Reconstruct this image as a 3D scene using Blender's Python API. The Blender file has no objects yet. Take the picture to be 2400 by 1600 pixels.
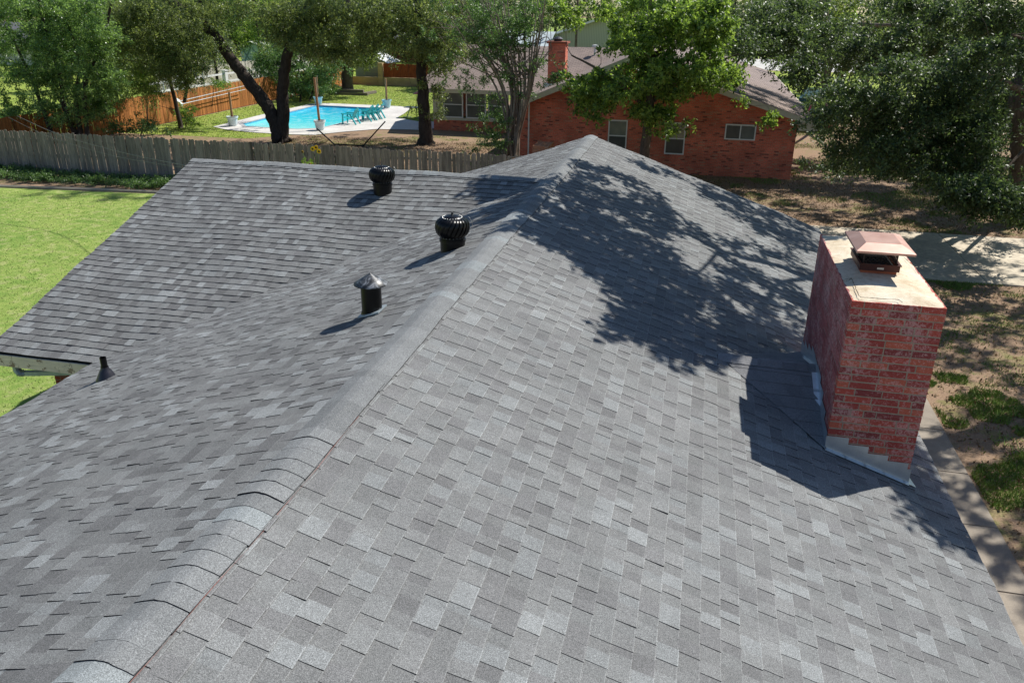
import bpy, math, random
import numpy as np
from mathutils import Vector, Matrix
R = math.radians
SC = bpy.context.scene
COL = SC.collection
random.seed(7); RNG = np.random.default_rng(11)

# ------------------------------------------------------------------ camera, sky, sun
CAM = np.array([0.0, 0.0, 7.05]); FPX = 1888.18
CR = np.array([0.97482, 0.2227, 0.01123]); CU = np.array([-0.09607, 0.374, 0.92244]); CF = np.array([-0.20123, 0.90029, -0.38598])
cd = bpy.data.cameras.new('camera'); cam = bpy.data.objects.new('camera', cd); COL.objects.link(cam)
cam.matrix_world = Matrix(((CR[0], CU[0], -CF[0], 0), (CR[1], CU[1], -CF[1], 0), (CR[2], CU[2], -CF[2], 7.05), (0, 0, 0, 1)))
cd.sensor_width = 36; cd.lens = FPX/2400*36; cd.clip_start = .1; cd.clip_end = 1500
SC.camera = cam
SUN = Vector((0.447, 0.489, 0.749)).normalized()
w = bpy.data.worlds.new('World'); SC.world = w; w.use_nodes = True
nt = w.node_tree; sky = nt.nodes.new('ShaderNodeTexSky'); sky.sky_type = 'NISHITA'; sky.sun_disc = False
sky.sun_elevation = math.asin(SUN.z); sky.sun_rotation = math.atan2(SUN.x, SUN.y)
bg = nt.nodes['Background']; bg.inputs[1].default_value = 0.085; sky.ozone_density = 4.5; sky.dust_density = .25; sky.air_density = 1.15
nt.links.new(sky.outputs[0], bg.inputs[0])
sl = bpy.data.lights.new('sun', 'SUN'); sl.energy = 5.0; sl.angle = R(0.53); sl.color = (1, .965, .9)
so = bpy.data.objects.new('sun', sl); COL.objects.link(so); so.rotation_euler = SUN.to_track_quat('Z', 'Y').to_euler(); so.location = (20, 20, 40)
SC.view_settings.view_transform = 'Standard'; SC.view_settings.look = 'None'; SC.view_settings.exposure = 0.30; SC.view_settings.gamma = 1
try:
    SC.cycles.max_bounces = 6; SC.cycles.diffuse_bounces = 4; SC.cycles.transmission_bounces = 3; SC.cycles.transparent_max_bounces = 4
except Exception: pass

def at(x, y, Y):                       # survey helper: a bearing of the survey photo met at distance Y
    d = CF + CR*(x-1200)/FPX + CU*(800-y)/FPX
    return CAM + d*(Y/d[1])

# ------------------------------------------------------------------ object helpers
def mk(name, V, F, m=None, parent=None, cols=None, uvs=None, smooth=False, loc=None):
    V = np.asarray(V, dtype=np.float32).reshape(-1, 3)
    me = bpy.data.meshes.new(name)
    if isinstance(F, np.ndarray):
        k = F.shape[1]; n = F.shape[0]
        me.vertices.add(len(V)); me.vertices.foreach_set('co', V.ravel())
        me.loops.add(n*k); me.loops.foreach_set('vertex_index', F.ravel().astype(np.int32))
        me.polygons.add(n); me.polygons.foreach_set('loop_start', np.arange(0, n*k, k, dtype=np.int32))
        me.polygons.foreach_set('loop_total', np.full(n, k, dtype=np.int32))
        me.update(calc_edges=True)
    else:
        me.from_pydata(V.tolist(), [], F)
    if cols is not None:               # one colour per face
        a = me.color_attributes.new('Col', 'FLOAT_COLOR', 'CORNER')
        lt = np.zeros(len(me.polygons), dtype=np.int32); me.polygons.foreach_get('loop_total', lt)
        c = np.repeat(np.asarray(cols, dtype=np.float32).reshape(-1, 3), lt, axis=0)
        a.data.foreach_set('color', np.hstack([c, np.ones((len(c), 1), np.float32)]).ravel())
    if uvs is not None:
        u = me.uv_layers.new(name='UVMap'); u.data.foreach_set('uv', np.asarray(uvs, dtype=np.float32).ravel())
    if m: me.materials.append(m)
    if smooth: me.polygons.foreach_set('use_smooth', np.ones(len(me.polygons), dtype=bool))
    o = bpy.data.objects.new(name, me); COL.objects.link(o)
    if parent is not None:
        o.parent = parent; p = parent
        off = Vector((0, 0, 0))
        while p is not None: off += p.location; p = p.parent
        o.location = -off if loc is None else loc
    elif loc is not None: o.location = loc
    return o

def tag(o, label=None, cat=None, group=None, kind=None):
    for k, v in (('label', label), ('category', cat), ('group', group), ('kind', kind)):
        if v: o[k] = v
    return o
def thing(name, label, cat, loc=(0, 0, 0), group=None):
    o = bpy.data.objects.new(name, None); COL.objects.link(o); o.location = loc; o.empty_display_size = .3
    return tag(o, label, cat, group)

class MB:                              # collects shapes, builds one mesh
    def __init__(s): s.v = []; s.f = []; s.c = []; s.uv = []; s.hasuv = False; s.col = (1, 1, 1)
    def add(s, V, F, col=None):
        b = len(s.v); s.v += [tuple(map(float, p)) for p in V]; s.f += [tuple(i+b for i in f) for f in F]; s.c += [col or s.col]*len(F)
        return s
    def box(s, a, b, col=None, M=None):
        x0, y0, z0 = a; x1, y1, z1 = b
        V = [(x0, y0, z0), (x1, y0, z0), (x1, y1, z0), (x0, y1, z0), (x0, y0, z1), (x1, y0, z1), (x1, y1, z1), (x0, y1, z1)]
        if M is not None: V = [M @ Vector(p) for p in V]
        return s.add(V, [(0, 3, 2, 1), (4, 5, 6, 7), (0, 1, 5, 4), (1, 2, 6, 5), (2, 3, 7, 6), (3, 0, 4, 7)], col)
    def bar(s, p, q, wd, ht, col=None):  # a square bar from p to q
        p = Vector(p); q = Vector(q); d = (q-p); L = d.length; M = Matrix.Translation(p) @ d.to_track_quat('Y', 'Z').to_matrix().to_4x4()
        return s.box((-wd/2, 0, -ht/2), (wd/2, L, ht/2), col, M)
    def tube(s, pts, rad, n=8, col=None, cap=True):
        pts = [Vector(p) for p in pts]
        if not hasattr(rad, '__len__'): rad = [rad]*len(pts)
        V = []; up = Vector((.3, .9, .2)).normalized()
        for i, p in enumerate(pts):
            t = (pts[min(i+1, len(pts)-1)]-pts[max(i-1, 0)])
            if t.length < 1e-9: t = Vector((0, 0, 1))
            t.normalize(); a = t.cross(up)
            if a.length < .05: a = t.cross(Vector((1, 0, 0)))
            a.normalize(); b = a.cross(t)
            for k in range(n):
                th = 2*math.pi*k/n; V.append(p+(a*math.cos(th)+b*math.sin(th))*rad[i])
        F = []
        for i in range(len(pts)-1):
            for k in range(n):
                F.append((i*n+k, i*n+(k+1) % n, (i+1)*n+(k+1) % n, (i+1)*n+k))
        if cap: F.append(tuple(range(n))); F.append(tuple(reversed(range((len(pts)-1)*n, len(pts)*n))))
        return s.add(V, F, col)
    def lathe(s, prof, n=24, c=(0, 0, 0), M=None, col=None):  # prof: (r, z)
        V = []; F = []
        for r, z in prof:
            for k in range(n):
                th = 2*math.pi*k/n; p = Vector((r*math.cos(th), r*math.sin(th), z))
                if M is not None: p = M @ p
                V.append(p+Vector(c))
        for i in range(len(prof)-1):
            for k in range(n): F.append((i*n+k, i*n+(k+1) % n, (i+1)*n+(k+1) % n, (i+1)*n+k))
        return s.add(V, F, col)
    def build(s, name, m, parent=None, smooth=False, cols=False):
        return mk(name, s.v, s.f, m, parent, cols=s.c if cols else None, smooth=smooth)

# ------------------------------------------------------------------ materials
class N:
    def __init__(s, name):
        s.m = bpy.data.materials.new(name); s.m.use_nodes = True; s.t = s.m.node_tree; s.b = s.t.nodes['Principled BSDF']
        s.out = s.t.nodes['Material Output']
    def n(s, typ, **kw):
        x = s.t.nodes.new(typ)
        for k, v in kw.items():
            if k in x.inputs.keys() if isinstance(k, str) else False: x.inputs[k].default_value = v
            else: setattr(x, k, v)
        return x
    def l(s, a, b): s.t.links.new(a, b)
    def co(s, kind='Object', scale=None):
        c = s.n('ShaderNodeTexCoord').outputs[kind]
        if scale is not None:
            mp = s.n('ShaderNodeMapping'); mp.inputs['Scale'].default_value = scale if hasattr(scale, '__len__') else (scale,)*3
            s.l(c, mp.inputs[0]); return mp.outputs[0]
        return c
    def noise(s, scale, detail=3, rough=.55, vec=None, dist=0):
        x = s.n('ShaderNodeTexNoise'); x.inputs['Scale'].default_value = scale; x.inputs['Detail'].default_value = detail
        x.inputs['Roughness'].default_value = rough; x.inputs['Distortion'].default_value = dist
        s.l(vec if vec is not None else s.co(), x.inputs['Vector']); return x.outputs['Fac']
    def ramp(s, fac, stops, interp='LINEAR'):
        r = s.n('ShaderNodeValToRGB'); r.color_ramp.interpolation = interp; e = r.color_ramp.elements
        while len(e) < len(stops): e.new(.5)
        for i, (p, c) in enumerate(stops): e[i].position = p; e[i].color = (c if hasattr(c, '__len__') else (c, c, c))[:3]+(1,) if hasattr(c, '__len__') else (c, c, c, 1)
        s.l(fac, r.inputs[0]); return r.outputs[0]
    def mix(s, fac, a, b, mode='MIX'):
        x = s.n('ShaderNodeMix', data_type='RGBA', blend_type=mode)
        for v, i in ((fac, 0), (a, 6), (b, 7)):
            if hasattr(v, 'is_output'): s.l(v, x.inputs[i])
            else: x.inputs[i].default_value = v if i == 0 else (tuple(v)[:3]+(1,) if hasattr(v, '__len__') else (v, v, v, 1))
        return x.outputs[2]
    def bump(s, h, strength=.3, dist=.01):
        b = s.n('ShaderNodeBump'); b.inputs['Strength'].default_value = strength; b.inputs['Distance'].default_value = dist
        s.l(h, b.inputs['Height']); s.l(b.outputs[0], s.b.inputs['Normal']); return b
    def fin(s, col=None, rough=.8, spec=.3, metal=0):
        if col is not None:
            if hasattr(col, 'is_output'): s.l(col, s.b.inputs['Base Color'])
            else: s.b.inputs['Base Color'].default_value = tuple(col)[:3]+(1,)
        if hasattr(rough, 'is_output'): s.l(rough, s.b.inputs['Roughness'])
        else: s.b.inputs['Roughness'].default_value = rough
        s.b.inputs['Specular IOR Level'].default_value = spec; s.b.inputs['Metallic'].default_value = metal
        return s.m
    def attr(s): return s.n('ShaderNodeVertexColor', layer_name='Col').outputs[0]

def simple(name, col, rough=.7, spec=.3, metal=0, var=.25, sc=6, bump=.15, fine=60):
    a = N(name); n1 = a.noise(sc, 4); n2 = a.noise(fine, 3)
    d = tuple(c*(1-var) for c in col); e = tuple(min(1, c*(1+var)) for c in col)
    c = a.mix(.4, a.ramp(n1, [(.3, d), (.7, e)]), a.ramp(n2, [(.3, d), (.7, e)]))
    a.bump(n2, bump, .004); return a.fin(c, rough, spec, metal)

def attr_mat(name, rough=.85, spec=.2, nsc=(30, 200), amp=(.3, .35), bump=.3, bd=.004, vec_scale=None):
    a = N(name); v = a.co('Object', vec_scale) if vec_scale else None
    n1 = a.noise(nsc[0], 4, vec=v); n2 = a.noise(nsc[1], 2, .7, vec=v)
    c = a.mix(1, a.attr(), a.ramp(n1, [(.25, 1-amp[0]), (.75, 1+amp[0])]), 'MULTIPLY')
    c = a.mix(1, c, a.ramp(n2, [(.25, 1-amp[1]), (.75, 1+amp[1])]), 'MULTIPLY')
    a.bump(n2, bump, bd); return a.fin(c, rough, spec)

# asphalt shingle: per-tab tone from the mesh, granule speckle, faint weathering
def shingle_mat():
    a = N('asphalt_shingle'); g = a.noise(170, 3, .85); g2 = a.noise(60, 3, .7); n1 = a.noise(.9, 5, .65, dist=.6); n2 = a.noise(5, 4)
    c = a.mix(1, a.attr(), a.ramp(g, [(.32, .38), (.5, .93), (.68, 1.85)]), 'MULTIPLY')
    c = a.mix(1, c, a.ramp(g2, [(.3, .86), (.7, 1.14)]), 'MULTIPLY')
    c = a.mix(1, c, a.ramp(n1, [(.3, .9), (.7, 1.1)]), 'MULTIPLY')
    c = a.mix(1, c, a.ramp(n2, [(.25, .93), (.75, 1.07)]), 'MULTIPLY')
    a.bump(g, .5, .003); return a.fin(c, .92, .18)
M_SH = shingle_mat()
def brick_wall_mat(name, c1, c2, dark, mortar, bw=.2, rh=.068, dirt=.3):
    a = N(name); uv = a.co('UV')
    b = a.n('ShaderNodeTexBrick'); b.inputs['Scale'].default_value = 1; b.inputs['Brick Width'].default_value = bw; b.inputs['Row Height'].default_value = rh
    b.inputs['Mortar Size'].default_value = .006; b.inputs['Mortar Smooth'].default_value = .2; b.inputs['Bias'].default_value = 0
    a.l(uv, b.inputs['Vector']); b.inputs['Color1'].default_value = c1+(1,); b.inputs['Color2'].default_value = c2+(1,); b.inputs['Mortar'].default_value = mortar+(1,)
    # scattered dark clinker bricks: white noise per brick cell
    b2 = a.n('ShaderNodeTexBrick'); b2.inputs['Scale'].default_value = 1; b2.inputs['Brick Width'].default_value = bw; b2.inputs['Row Height'].default_value = rh
    b2.inputs['Mortar Size'].default_value = 0; b2.inputs['Color1'].default_value = (0, 0, 0, 1); b2.inputs['Color2'].default_value = (1, 1, 1, 1)
    a.l(uv, b2.inputs['Vector'])
    dk = a.ramp(b2.outputs[0], [(0, 0), (.88, 0), (.92, .65), (1, .8)]); n1 = a.noise(1.1, 4, vec=uv); n3 = a.noise(25, 3, vec=uv)
    c = a.mix(a.mix(1, dk, a.ramp(b.outputs[1], [(0, 1), (.3, 0)]), 'MULTIPLY'), b.outputs[0], dark)
    lt = a.ramp(b2.outputs[0], [(.0, .5), (.06, .5), (.09, 0)])
    c = a.mix(lt, c, (.45, .3, .2))
    c = a.mix(1, c, a.ramp(n1, [(.3, 1-dirt), (.7, 1+dirt*.6)]), 'MULTIPLY'); c = a.mix(1, c, a.ramp(n3, [(.3, .8), (.7, 1.2)]), 'MULTIPLY')
    return a.fin(c, .9, .15)
M_NBRICK = brick_wall_mat('neighbour_brick', (.78, .2, .12), (.6, .15, .095), (.19, .06, .05), (.44, .28, .2))
M_HBRICK = brick_wall_mat('house_brick', (.3, .07, .04), (.2, .05, .035), (.05, .025, .02), (.22, .18, .14))
def row_roof_mat(name, c1, c2):
    a = N(name); uv = a.co('UV'); b = a.n('ShaderNodeTexBrick'); b.inputs['Scale'].default_value = 1; b.inputs['Brick Width'].default_value = .3; b.inputs['Row Height'].default_value = .143
    b.inputs['Mortar Size'].default_value = .012; b.inputs['Color1'].default_value = c1+(1,); b.inputs['Color2'].default_value = c2+(1,); b.inputs['Mortar'].default_value = tuple(x*.4 for x in c1)+(1,)
    a.l(uv, b.inputs['Vector']); n1 = a.noise(.8, 5, vec=uv); n3 = a.noise(60, 3, vec=uv)
    c = a.mix(1, b.outputs[0], a.ramp(n1, [(.3, .8), (.7, 1.2)]), 'MULTIPLY'); c = a.mix(1, c, a.ramp(n3, [(.3, .8), (.7, 1.2)]), 'MULTIPLY')
    return a.fin(c, .9, .2)
M_TANROOF = row_roof_mat('tan_shingles', (.3, .235, .205), (.23, .18, .16))
M_GREYROOF = row_roof_mat('grey_shingles', (.16, .16, .17), (.11, .11, .12))
M_PALEROOF = row_roof_mat('pale_shingles', (.5, .56, .56), (.42, .47, .48))
M_CREAM = simple('cream_paint', (.58, .56, .44), .6, .3, var=.1)
M_WHITE = simple('white_paint', (.75, .76, .74), .5, .3, var=.06)
M_BLACKM = simple('black_enamel', (.003, .003, .0032), .3, .3, var=.3, sc=20, bump=.02)
M_RIVET = simple('rivet_metal', (.6, .6, .6), .3, .5, .8)
M_GALV = simple('galvanised_steel', (.62, .66, .68), .38, .5, .75, var=.12, sc=12)
M_BARK = None
def bark_mat(name, c1, c2):
    a = N(name); v = a.co('Object', (1, 1, .25)); n1 = a.noise(14, 5, .65, vec=v, dist=.6); n2 = a.noise(3, 3)
    c = a.mix(.35, a.ramp(n1, [(.35, c1), (.65, c2)]), a.ramp(n2, [(.3, c1), (.7, c2)])); a.bump(n1, .9, .03); return a.fin(c, .95, .1)
M_BARKD = bark_mat('dark_bark', (.03, .024, .02), (.085, .07, .06))
M_BARKM = bark_mat('brown_bark', (.07, .055, .042), (.19, .15, .12))
M_BARKL = bark_mat('pale_bark', (.14, .11, .085), (.34, .28, .23))
def leaf_mat(name, dark, light, trans, rough=.42, tf=.3, spec=.5):
    a = N(name); g = a.n('ShaderNodeNewGeometry').outputs['Random Per Island']; n1 = a.noise(.9, 3)
    c = a.mix(a.ramp(n1, [(.3, .0), (.7, 1.)]), a.ramp(g, [(0, dark), (.75, light), (1, tuple(x*1.25 for x in light))]), a.ramp(g, [(0, tuple(x*.75 for x in dark)), (1, tuple(x*1.2 for x in light))]))
    a.fin(c, rough, spec)
    tr = a.n('ShaderNodeBsdfTranslucent'); a.l(a.mix(1, c, tuple(trans), 'MULTIPLY'), tr.inputs[0])
    mx = a.n('ShaderNodeMixShader'); mx.inputs[0].default_value = tf; a.l(a.b.outputs[0], mx.inputs[1]); a.l(tr.outputs[0], mx.inputs[2]); a.l(mx.outputs[0], a.out.inputs[0])
    return a.m
L_OAK = leaf_mat('oak_leaf', (.02, .042, .018), (.095, .145, .055), (2.3, 2.2, 1.4), .46, .34)
L_BRIGHT = leaf_mat('bright_leaf', (.035, .085, .015), (.19, .28, .065), (2.5, 2.4, 1.4), .45, .42)
L_OLIVE = leaf_mat('olive_leaf', (.045, .075, .026), (.185, .235, .085), (2.3, 2.2, 1.3), .42, .4)
L_GLOSSY = leaf_mat('glossy_leaf', (.04, .08, .03), (.18, .28, .1), (2.4, 2.4, 1.3), .34, .4, .5)
L_MYRTLE = leaf_mat('myrtle_leaf', (.035, .08, .028), (.13, .21, .065), (2, 2.2, 1.3), .45, .3)
L_YELLOW = leaf_mat('yellow_green_leaf', (.08, .15, .02), (.2, .3, .05), (2, 2, 1.1), .5, .4)

# ------------------------------------------------------------------ ground
def ground_mat():
    a = N('yard_ground'); n1 = a.noise(.35, 5, .6); n2 = a.noise(2.2, 5, .6); n3 = a.noise(28, 4, .7)
    dirt = a.ramp(n3, [(.3, (.2, .13, .085)), (.7, (.4, .28, .19))]); grass = a.ramp(n3, [(.3, (.1, .11, .035)), (.7, (.27, .26, .1))])
    m = a.ramp(a.mix(.5, n1, n2), [(.51, 0), (.6, .85)]); c = a.mix(m, dirt, grass); a.bump(n3, .6, .03); return a.fin(c, .95, .1)
def lawn_mat(name, c1, c2, c3):
    a = N(name); n1 = a.noise(.25, 4, .6); n2 = a.noise(3, 4, .6); n3 = a.noise(45, 3, .8); n4 = a.noise(260, 2, .8)
    c = a.mix(.55, a.ramp(n1, [(.4, c1), (.6, c2)]), a.ramp(n2, [(.34, c1), (.52, c2), (.66, c3)]))
    c = a.mix(1, c, a.ramp(n3, [(.3, .62), (.7, 1.35)]), 'MULTIPLY'); c = a.mix(1, c, a.ramp(n4, [(.3, .6), (.7, 1.4)]), 'MULTIPLY')
    a.bump(n3, .7, .04); return a.fin(c, .95, .1)
def conc_mat(name, col, var=.12, stain=.3):
    a = N(name); n1 = a.noise(.8, 5, .6); n2 = a.noise(7, 5, .7); n3 = a.noise(90, 3, .7)
    c = a.mix(1, a.ramp(n1, [(.3, tuple(x*(1-stain) for x in col)), (.7, col)]), a.ramp(n2, [(.3, 1-var), (.7, 1+var)]), 'MULTIPLY')
    c = a.mix(1, c, a.ramp(n3, [(.3, .85), (.7, 1.15)]), 'MULTIPLY'); a.bump(n3, .3, .004); return a.fin(c, .9, .2)
M_GROUND = ground_mat()
M_LAWN = lawn_mat('green_lawn', (.15, .265, .05), (.29, .37, .09), (.48, .45, .22))
M_LAWN2 = lawn_mat('yellowish_lawn', (.17, .27, .035), (.3, .36, .07), (.45, .4, .17))
M_CONC = conc_mat('driveway_concrete', (.66, .57, .44), .3, .3); M_WALK = conc_mat('sidewalk_concrete', (.36, .31, .25), .1)
M_DECK = conc_mat('pool_deck_concrete', (.66, .63, .59), .1, .22); M_CROWN = conc_mat('crown_mortar', (.5, .43, .33), .3)
def sheet(name, pts, z, m, kind='structure'):
    o = mk(name, [(p[0], p[1], z) for p in pts], [tuple(range(len(pts)))], m); o['kind'] = kind; return o
sheet('ground', [(-400, -60), (400, -60), (400, 600), (-400, 600)], 0, M_GROUND)
sheet('lawn', [(-60, -20), (-4.5, -20), (-4.5, 19), (-7, 25.5), (-14, 26.4), (-20.7, 27.6), (-27.3, 26.9), (-60, 24.5)], .004, M_LAWN)
sheet('neighbour_lawn', [(-32.2, 41), (-24.5, 41.2), (-22.6, 43.2), (-15.5, 52), (-14.5, 72.9), (-31.9, 72.9)], .004, M_LAWN2)
sheet('front_lawn', [(5.5, 62), (60, 62), (60, 106), (4, 106)], .004, M_LAWN2)
sheet('far_lawn', [(-200, 131), (200, 131), (200, 500), (-200, 500)], .004, M_LAWN)
sheet('alley_grass', [(-120, 30), (-32.4, 30), (-32.4, 84), (-120, 84)], .004, M_LAWN2)
sheet('back_lawn', [(-120, 84), (3.5, 84), (3.5, 106), (-120, 106)], .004, M_LAWN2)
sheet('street', [(-60, 107), (90, 107), (90, 130), (-60, 130)], .008, conc_mat('street_concrete', (.62, .6, .56)))
def slabs(name, x0, x1, y0, y1, z, dx, dy, m, gap=.012):
    b = MB(); nx = max(1, round((x1-x0)/dx)); ny = max(1, round((y1-y0)/dy))
    for i in range(nx):
        for j in range(ny):
            b.box((x0+(x1-x0)*i/nx+gap, y0+(y1-y0)*j/ny+gap, -.05), (x0+(x1-x0)*(i+1)/nx-gap, y0+(y1-y0)*(j+1)/ny-gap, z+random.uniform(-.003, .004)))
    o = b.build(name, m); o['kind'] = 'structure'; return o
slabs('sidewalk', 3.0, 4.85, -4, 17.3, .04, 3, 1.52, M_WALK)
slabs('driveway', 3.0, 24, 23.75, 29.25, .035, 5.2, 5.5, M_CONC)
# pool deck and pool
DECK = [(-28.6, 44.6), (-27.3, 43.8), (-25.3, 43.25), (-23, 43.1), (-21.4, 43.4), (-20.4, 44.9), (-18.9, 46.6), (-15.8, 47.1), (-15.6, 51.0), (-17.7, 50.6), (-19.6, 52.0), (-19.9, 54.2), (-20.5, 57.2), (-21.6, 58.0), (-27.6, 58.1), (-28.4, 57.2), (-28.7, 50.6)]
POOL = [(-27.55, 46.2), (-26.8, 45.3), (-23.4, 45.2), (-22.3, 46.0), (-22.05, 48), (-22.1, 56.3), (-27.55, 56.6)]
import mathutils.geometry as mg
def ring_sheet(name, outer, inner, z, m):
    V = [Vector((p[0], p[1], 0)) for p in outer]; W = [Vector((p[0], p[1], 0)) for p in inner]
    tri = mg.tessellate_polygon([V, W]); A = V+W
    o = mk(name, [(p.x, p.y, z) for p in A], [tuple(t) for t in tri], m); o['kind'] = 'structure'
    return o
dk = ring_sheet('pool_deck', DECK, POOL, .03, M_DECK)
a = N('pool_water'); n1 = a.noise(1.6, 4, .6, dist=1.2); n2 = a.noise(6, 3)
geo = a.co('Object'); sp = a.n('ShaderNodeSeparateXYZ'); a.l(geo, sp.inputs[0])
mr = a.n('ShaderNodeMapRange'); mr.inputs[1].default_value = 46; mr.inputs[2].default_value = 56; a.l(sp.outputs[1], mr.inputs[0])
c = a.ramp(mr.outputs[0], [(0, (.3, .95, .93)), (.35, (.06, .8, .92)), (1, (.01, .5, .8))])
c = a.mix(a.ramp(n1, [(.5, 0), (.62, .55)]), c, (.5, .95, .98)); a.bump(n2, .35, .05); M_WATER = a.fin(c, .08, .25)
import itertools
pc = np.array(POOL); cc_ = pc.mean(0); INN = [(cc_[0]+(p[0]-cc_[0])*.965, cc_[1]+(p[1]-cc_[1])*.982) for p in POOL]; OUT = [(cc_[0]+(p[0]-cc_[0])*1.07, cc_[1]+(p[1]-cc_[1])*1.035) for p in POOL]
pcop = ring_sheet('pool_coping', OUT, POOL, .042, conc_mat('coping_concrete', (.5, .5, .5), .1))
pw = mk('pool_water', [(p[0], p[1], -.07) for p in POOL], [tuple(range(len(POOL)))], M_WATER); pw['kind'] = 'structure'
b = MB(); n = len(POOL)
for i in range(n):
    p, q = POOL[i], POOL[(i+1) % n]; b.add([(p[0], p[1], -.1), (q[0], q[1], -.1), (q[0], q[1], .029), (p[0], p[1], .029)], [(0, 1, 2, 3)])
o = b.build('pool_edge', simple('pool_tile', (.1, .35, .5), .3)); o['kind'] = 'structure'
# cut the ground where the pool is: the lawn and ground sheets get holes
for nm in ('ground', 'neighbour_lawn'):
    ob = bpy.data.objects[nm]; zz = ob.data.vertices[0].co.z; outer = [(v.co.x, v.co.y) for v in ob.data.vertices]; mm = ob.data.materials[0]
    bpy.data.objects.remove(ob); ring_sheet(nm, outer, [(p[0]*1.0, p[1]) for p in POOL], zz, mm)
# garden edging by the grey fence
tag(MB().tube([(-48, 26.2, .04), (-34, 26.6, .04), (-27.3, 27.0, .04), (-23.5, 27.45, .04), (-20.7, 27.75, .04), (-16, 27.2, .04)], .07, 6).build('garden_edging', M_WALK), 'pale concrete garden edging curving along the back of the lawn', 'edging')

# ------------------------------------------------------------------ the roof in the foreground
XR, ZR = -2.430, 4.246; SB, WB = .3453, 5.317; SA, WA = .3334, 5.309; YG = 19.067; Y0R = -2.5
YW, ZW, SW, WW, XG = 14.0385, 4.205, .3194, 5.496, -9.528
E_ = .143; YC0 = 2.3526
house = thing('ranch_house', 'grey shingled red brick ranch house filling the foreground', 'house', (XR, 10, 0))
def wav(p):                            # the gentle unevenness of the roof deck
    x, y = p[..., 0], p[..., 1]
    return .008*np.sin(x*1.7+y*.6)+.007*np.sin(y*2.3-x*.8+1)+.005*np.sin(x*4.1+y*3.3)+.004*np.sin(y*7.7+x*1.1)
def shingle_slope(name, O, A, S, Lc, Ls, parent, a0=0, lift=0, seed=1, clip=None, butt=1.0, tone=1.0):
    """O eave origin, A unit course direction, S unit upslope direction"""
    rng = np.random.default_rng(seed); O, A, S = map(np.array, (O, A, S)); Nn = np.cross(A, S)
    if Nn[2] < 0: Nn = -Nn
    V = []; F = []; C = []
    nc = int(Ls/E_)+1
    for j in range(nc):
        s0 = j*E_; s1 = min(Ls, s0+E_+.01); a = a0-rng.uniform(0, .3); tooth = rng.random() < .5
        cd_ = rng.normal(0, .035)
        while a < Lc:
            wd = rng.choice([.08, .11, .135, .16, .2], p=[.15, .25, .3, .2, .1])*rng.uniform(.93, 1.07)
            if not tooth: wd *= .85
            b0, b1 = max(a, a0), min(a+wd, Lc); a += wd
            t_ = tooth; tooth = not tooth if rng.random() < .82 else tooth
            if b1-b0 < .01: continue
            if clip is not None and clip(O+A*(b0+b1)/2+S*s0): continue
            hb = .0062*butt+rng.normal(0, .0006); ht = .001
            if t_: hb += .0042*(1 if butt == 1 else .35); ht += .0036
            if rng.random() < .03: hb += rng.uniform(.002, .006)
            r = rng.random()
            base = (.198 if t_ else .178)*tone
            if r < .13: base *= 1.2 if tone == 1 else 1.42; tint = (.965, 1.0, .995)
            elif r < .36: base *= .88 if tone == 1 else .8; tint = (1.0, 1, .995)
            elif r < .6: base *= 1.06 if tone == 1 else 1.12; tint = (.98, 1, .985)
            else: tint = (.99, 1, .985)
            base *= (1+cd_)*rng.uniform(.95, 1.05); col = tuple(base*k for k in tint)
            j0 = rng.normal(0, .0015); sk = rng.normal(0, .002, 2)
            P = [O+A*(b0+sk[0])+S*(s0+j0)+Nn*(hb+lift), O+A*(b1+sk[1])+S*(s0+j0)+Nn*(hb+lift), O+A*b1+S*s1+Nn*(ht+lift), O+A*b0+S*s1+Nn*(ht+lift),
                 O+A*b0+S*(s0+.001)+Nn*(lift-.006), O+A*b1+S*(s0+.001)+Nn*(lift-.006)]
            k = len(V); V += P
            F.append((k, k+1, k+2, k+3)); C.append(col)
            F.append((k+4, k+5, k+1, k)); C.append(tuple(x*(1.0 if butt == 1 else .1) for x in col))  # wing butt edges near black: shade below each course put into colour
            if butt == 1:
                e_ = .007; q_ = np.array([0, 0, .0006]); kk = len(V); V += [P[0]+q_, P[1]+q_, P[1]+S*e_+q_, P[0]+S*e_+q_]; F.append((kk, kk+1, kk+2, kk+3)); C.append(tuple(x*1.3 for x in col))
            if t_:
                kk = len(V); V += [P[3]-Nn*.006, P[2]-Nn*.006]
                F.append((k, k+3, kk, k+4)); C.append(tuple(x*.12 for x in col)); F.append((k+1, k+5, kk+1, k+2)); C.append(tuple(x*.3 for x in col))  # shade put into tab side colours, deeper on the side away from the sun
    V = np.array(V); V[:, 2] += wav(V)
    o = mk(name, V, F, M_SH, parent, cols=C)
    return o
def unit(*v): v = np.array(v, float); return v/np.linalg.norm(v)
LB = WB*math.sqrt(1+SB*SB); LA = WA*math.sqrt(1+SA*SA); LW = WW*math.sqrt(1+SW*SW)
ZEB = ZR-SB*WB; ZEA = ZR-SA*WA; ZEW = ZW-SW*WW
zB = lambda x: ZR-SB*(x-XR)
CX0, CX1, CY0, CY1, ZT = 1.578, 2.413, 7.772, 10.2645, 4.484
def in_chim(p): return CX0+.02 < p[0] < CX1-.02 and CY0+.02 < p[1] < CY1-.02
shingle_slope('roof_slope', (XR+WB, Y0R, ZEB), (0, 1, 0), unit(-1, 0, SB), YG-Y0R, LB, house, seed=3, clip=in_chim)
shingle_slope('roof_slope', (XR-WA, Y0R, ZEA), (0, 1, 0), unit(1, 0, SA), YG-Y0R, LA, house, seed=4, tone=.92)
shingle_slope('roof_slope', (XG, YW-WW, ZEW), (1, 0, 0), unit(0, 1, SW), XR-.3-XG, LW, house, seed=5, butt=1.9, tone=.9, clip=lambda p: ZR-SA*(XR-p[0]) > p[2]+.12 and p[0] > XR-WA+.05)
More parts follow.
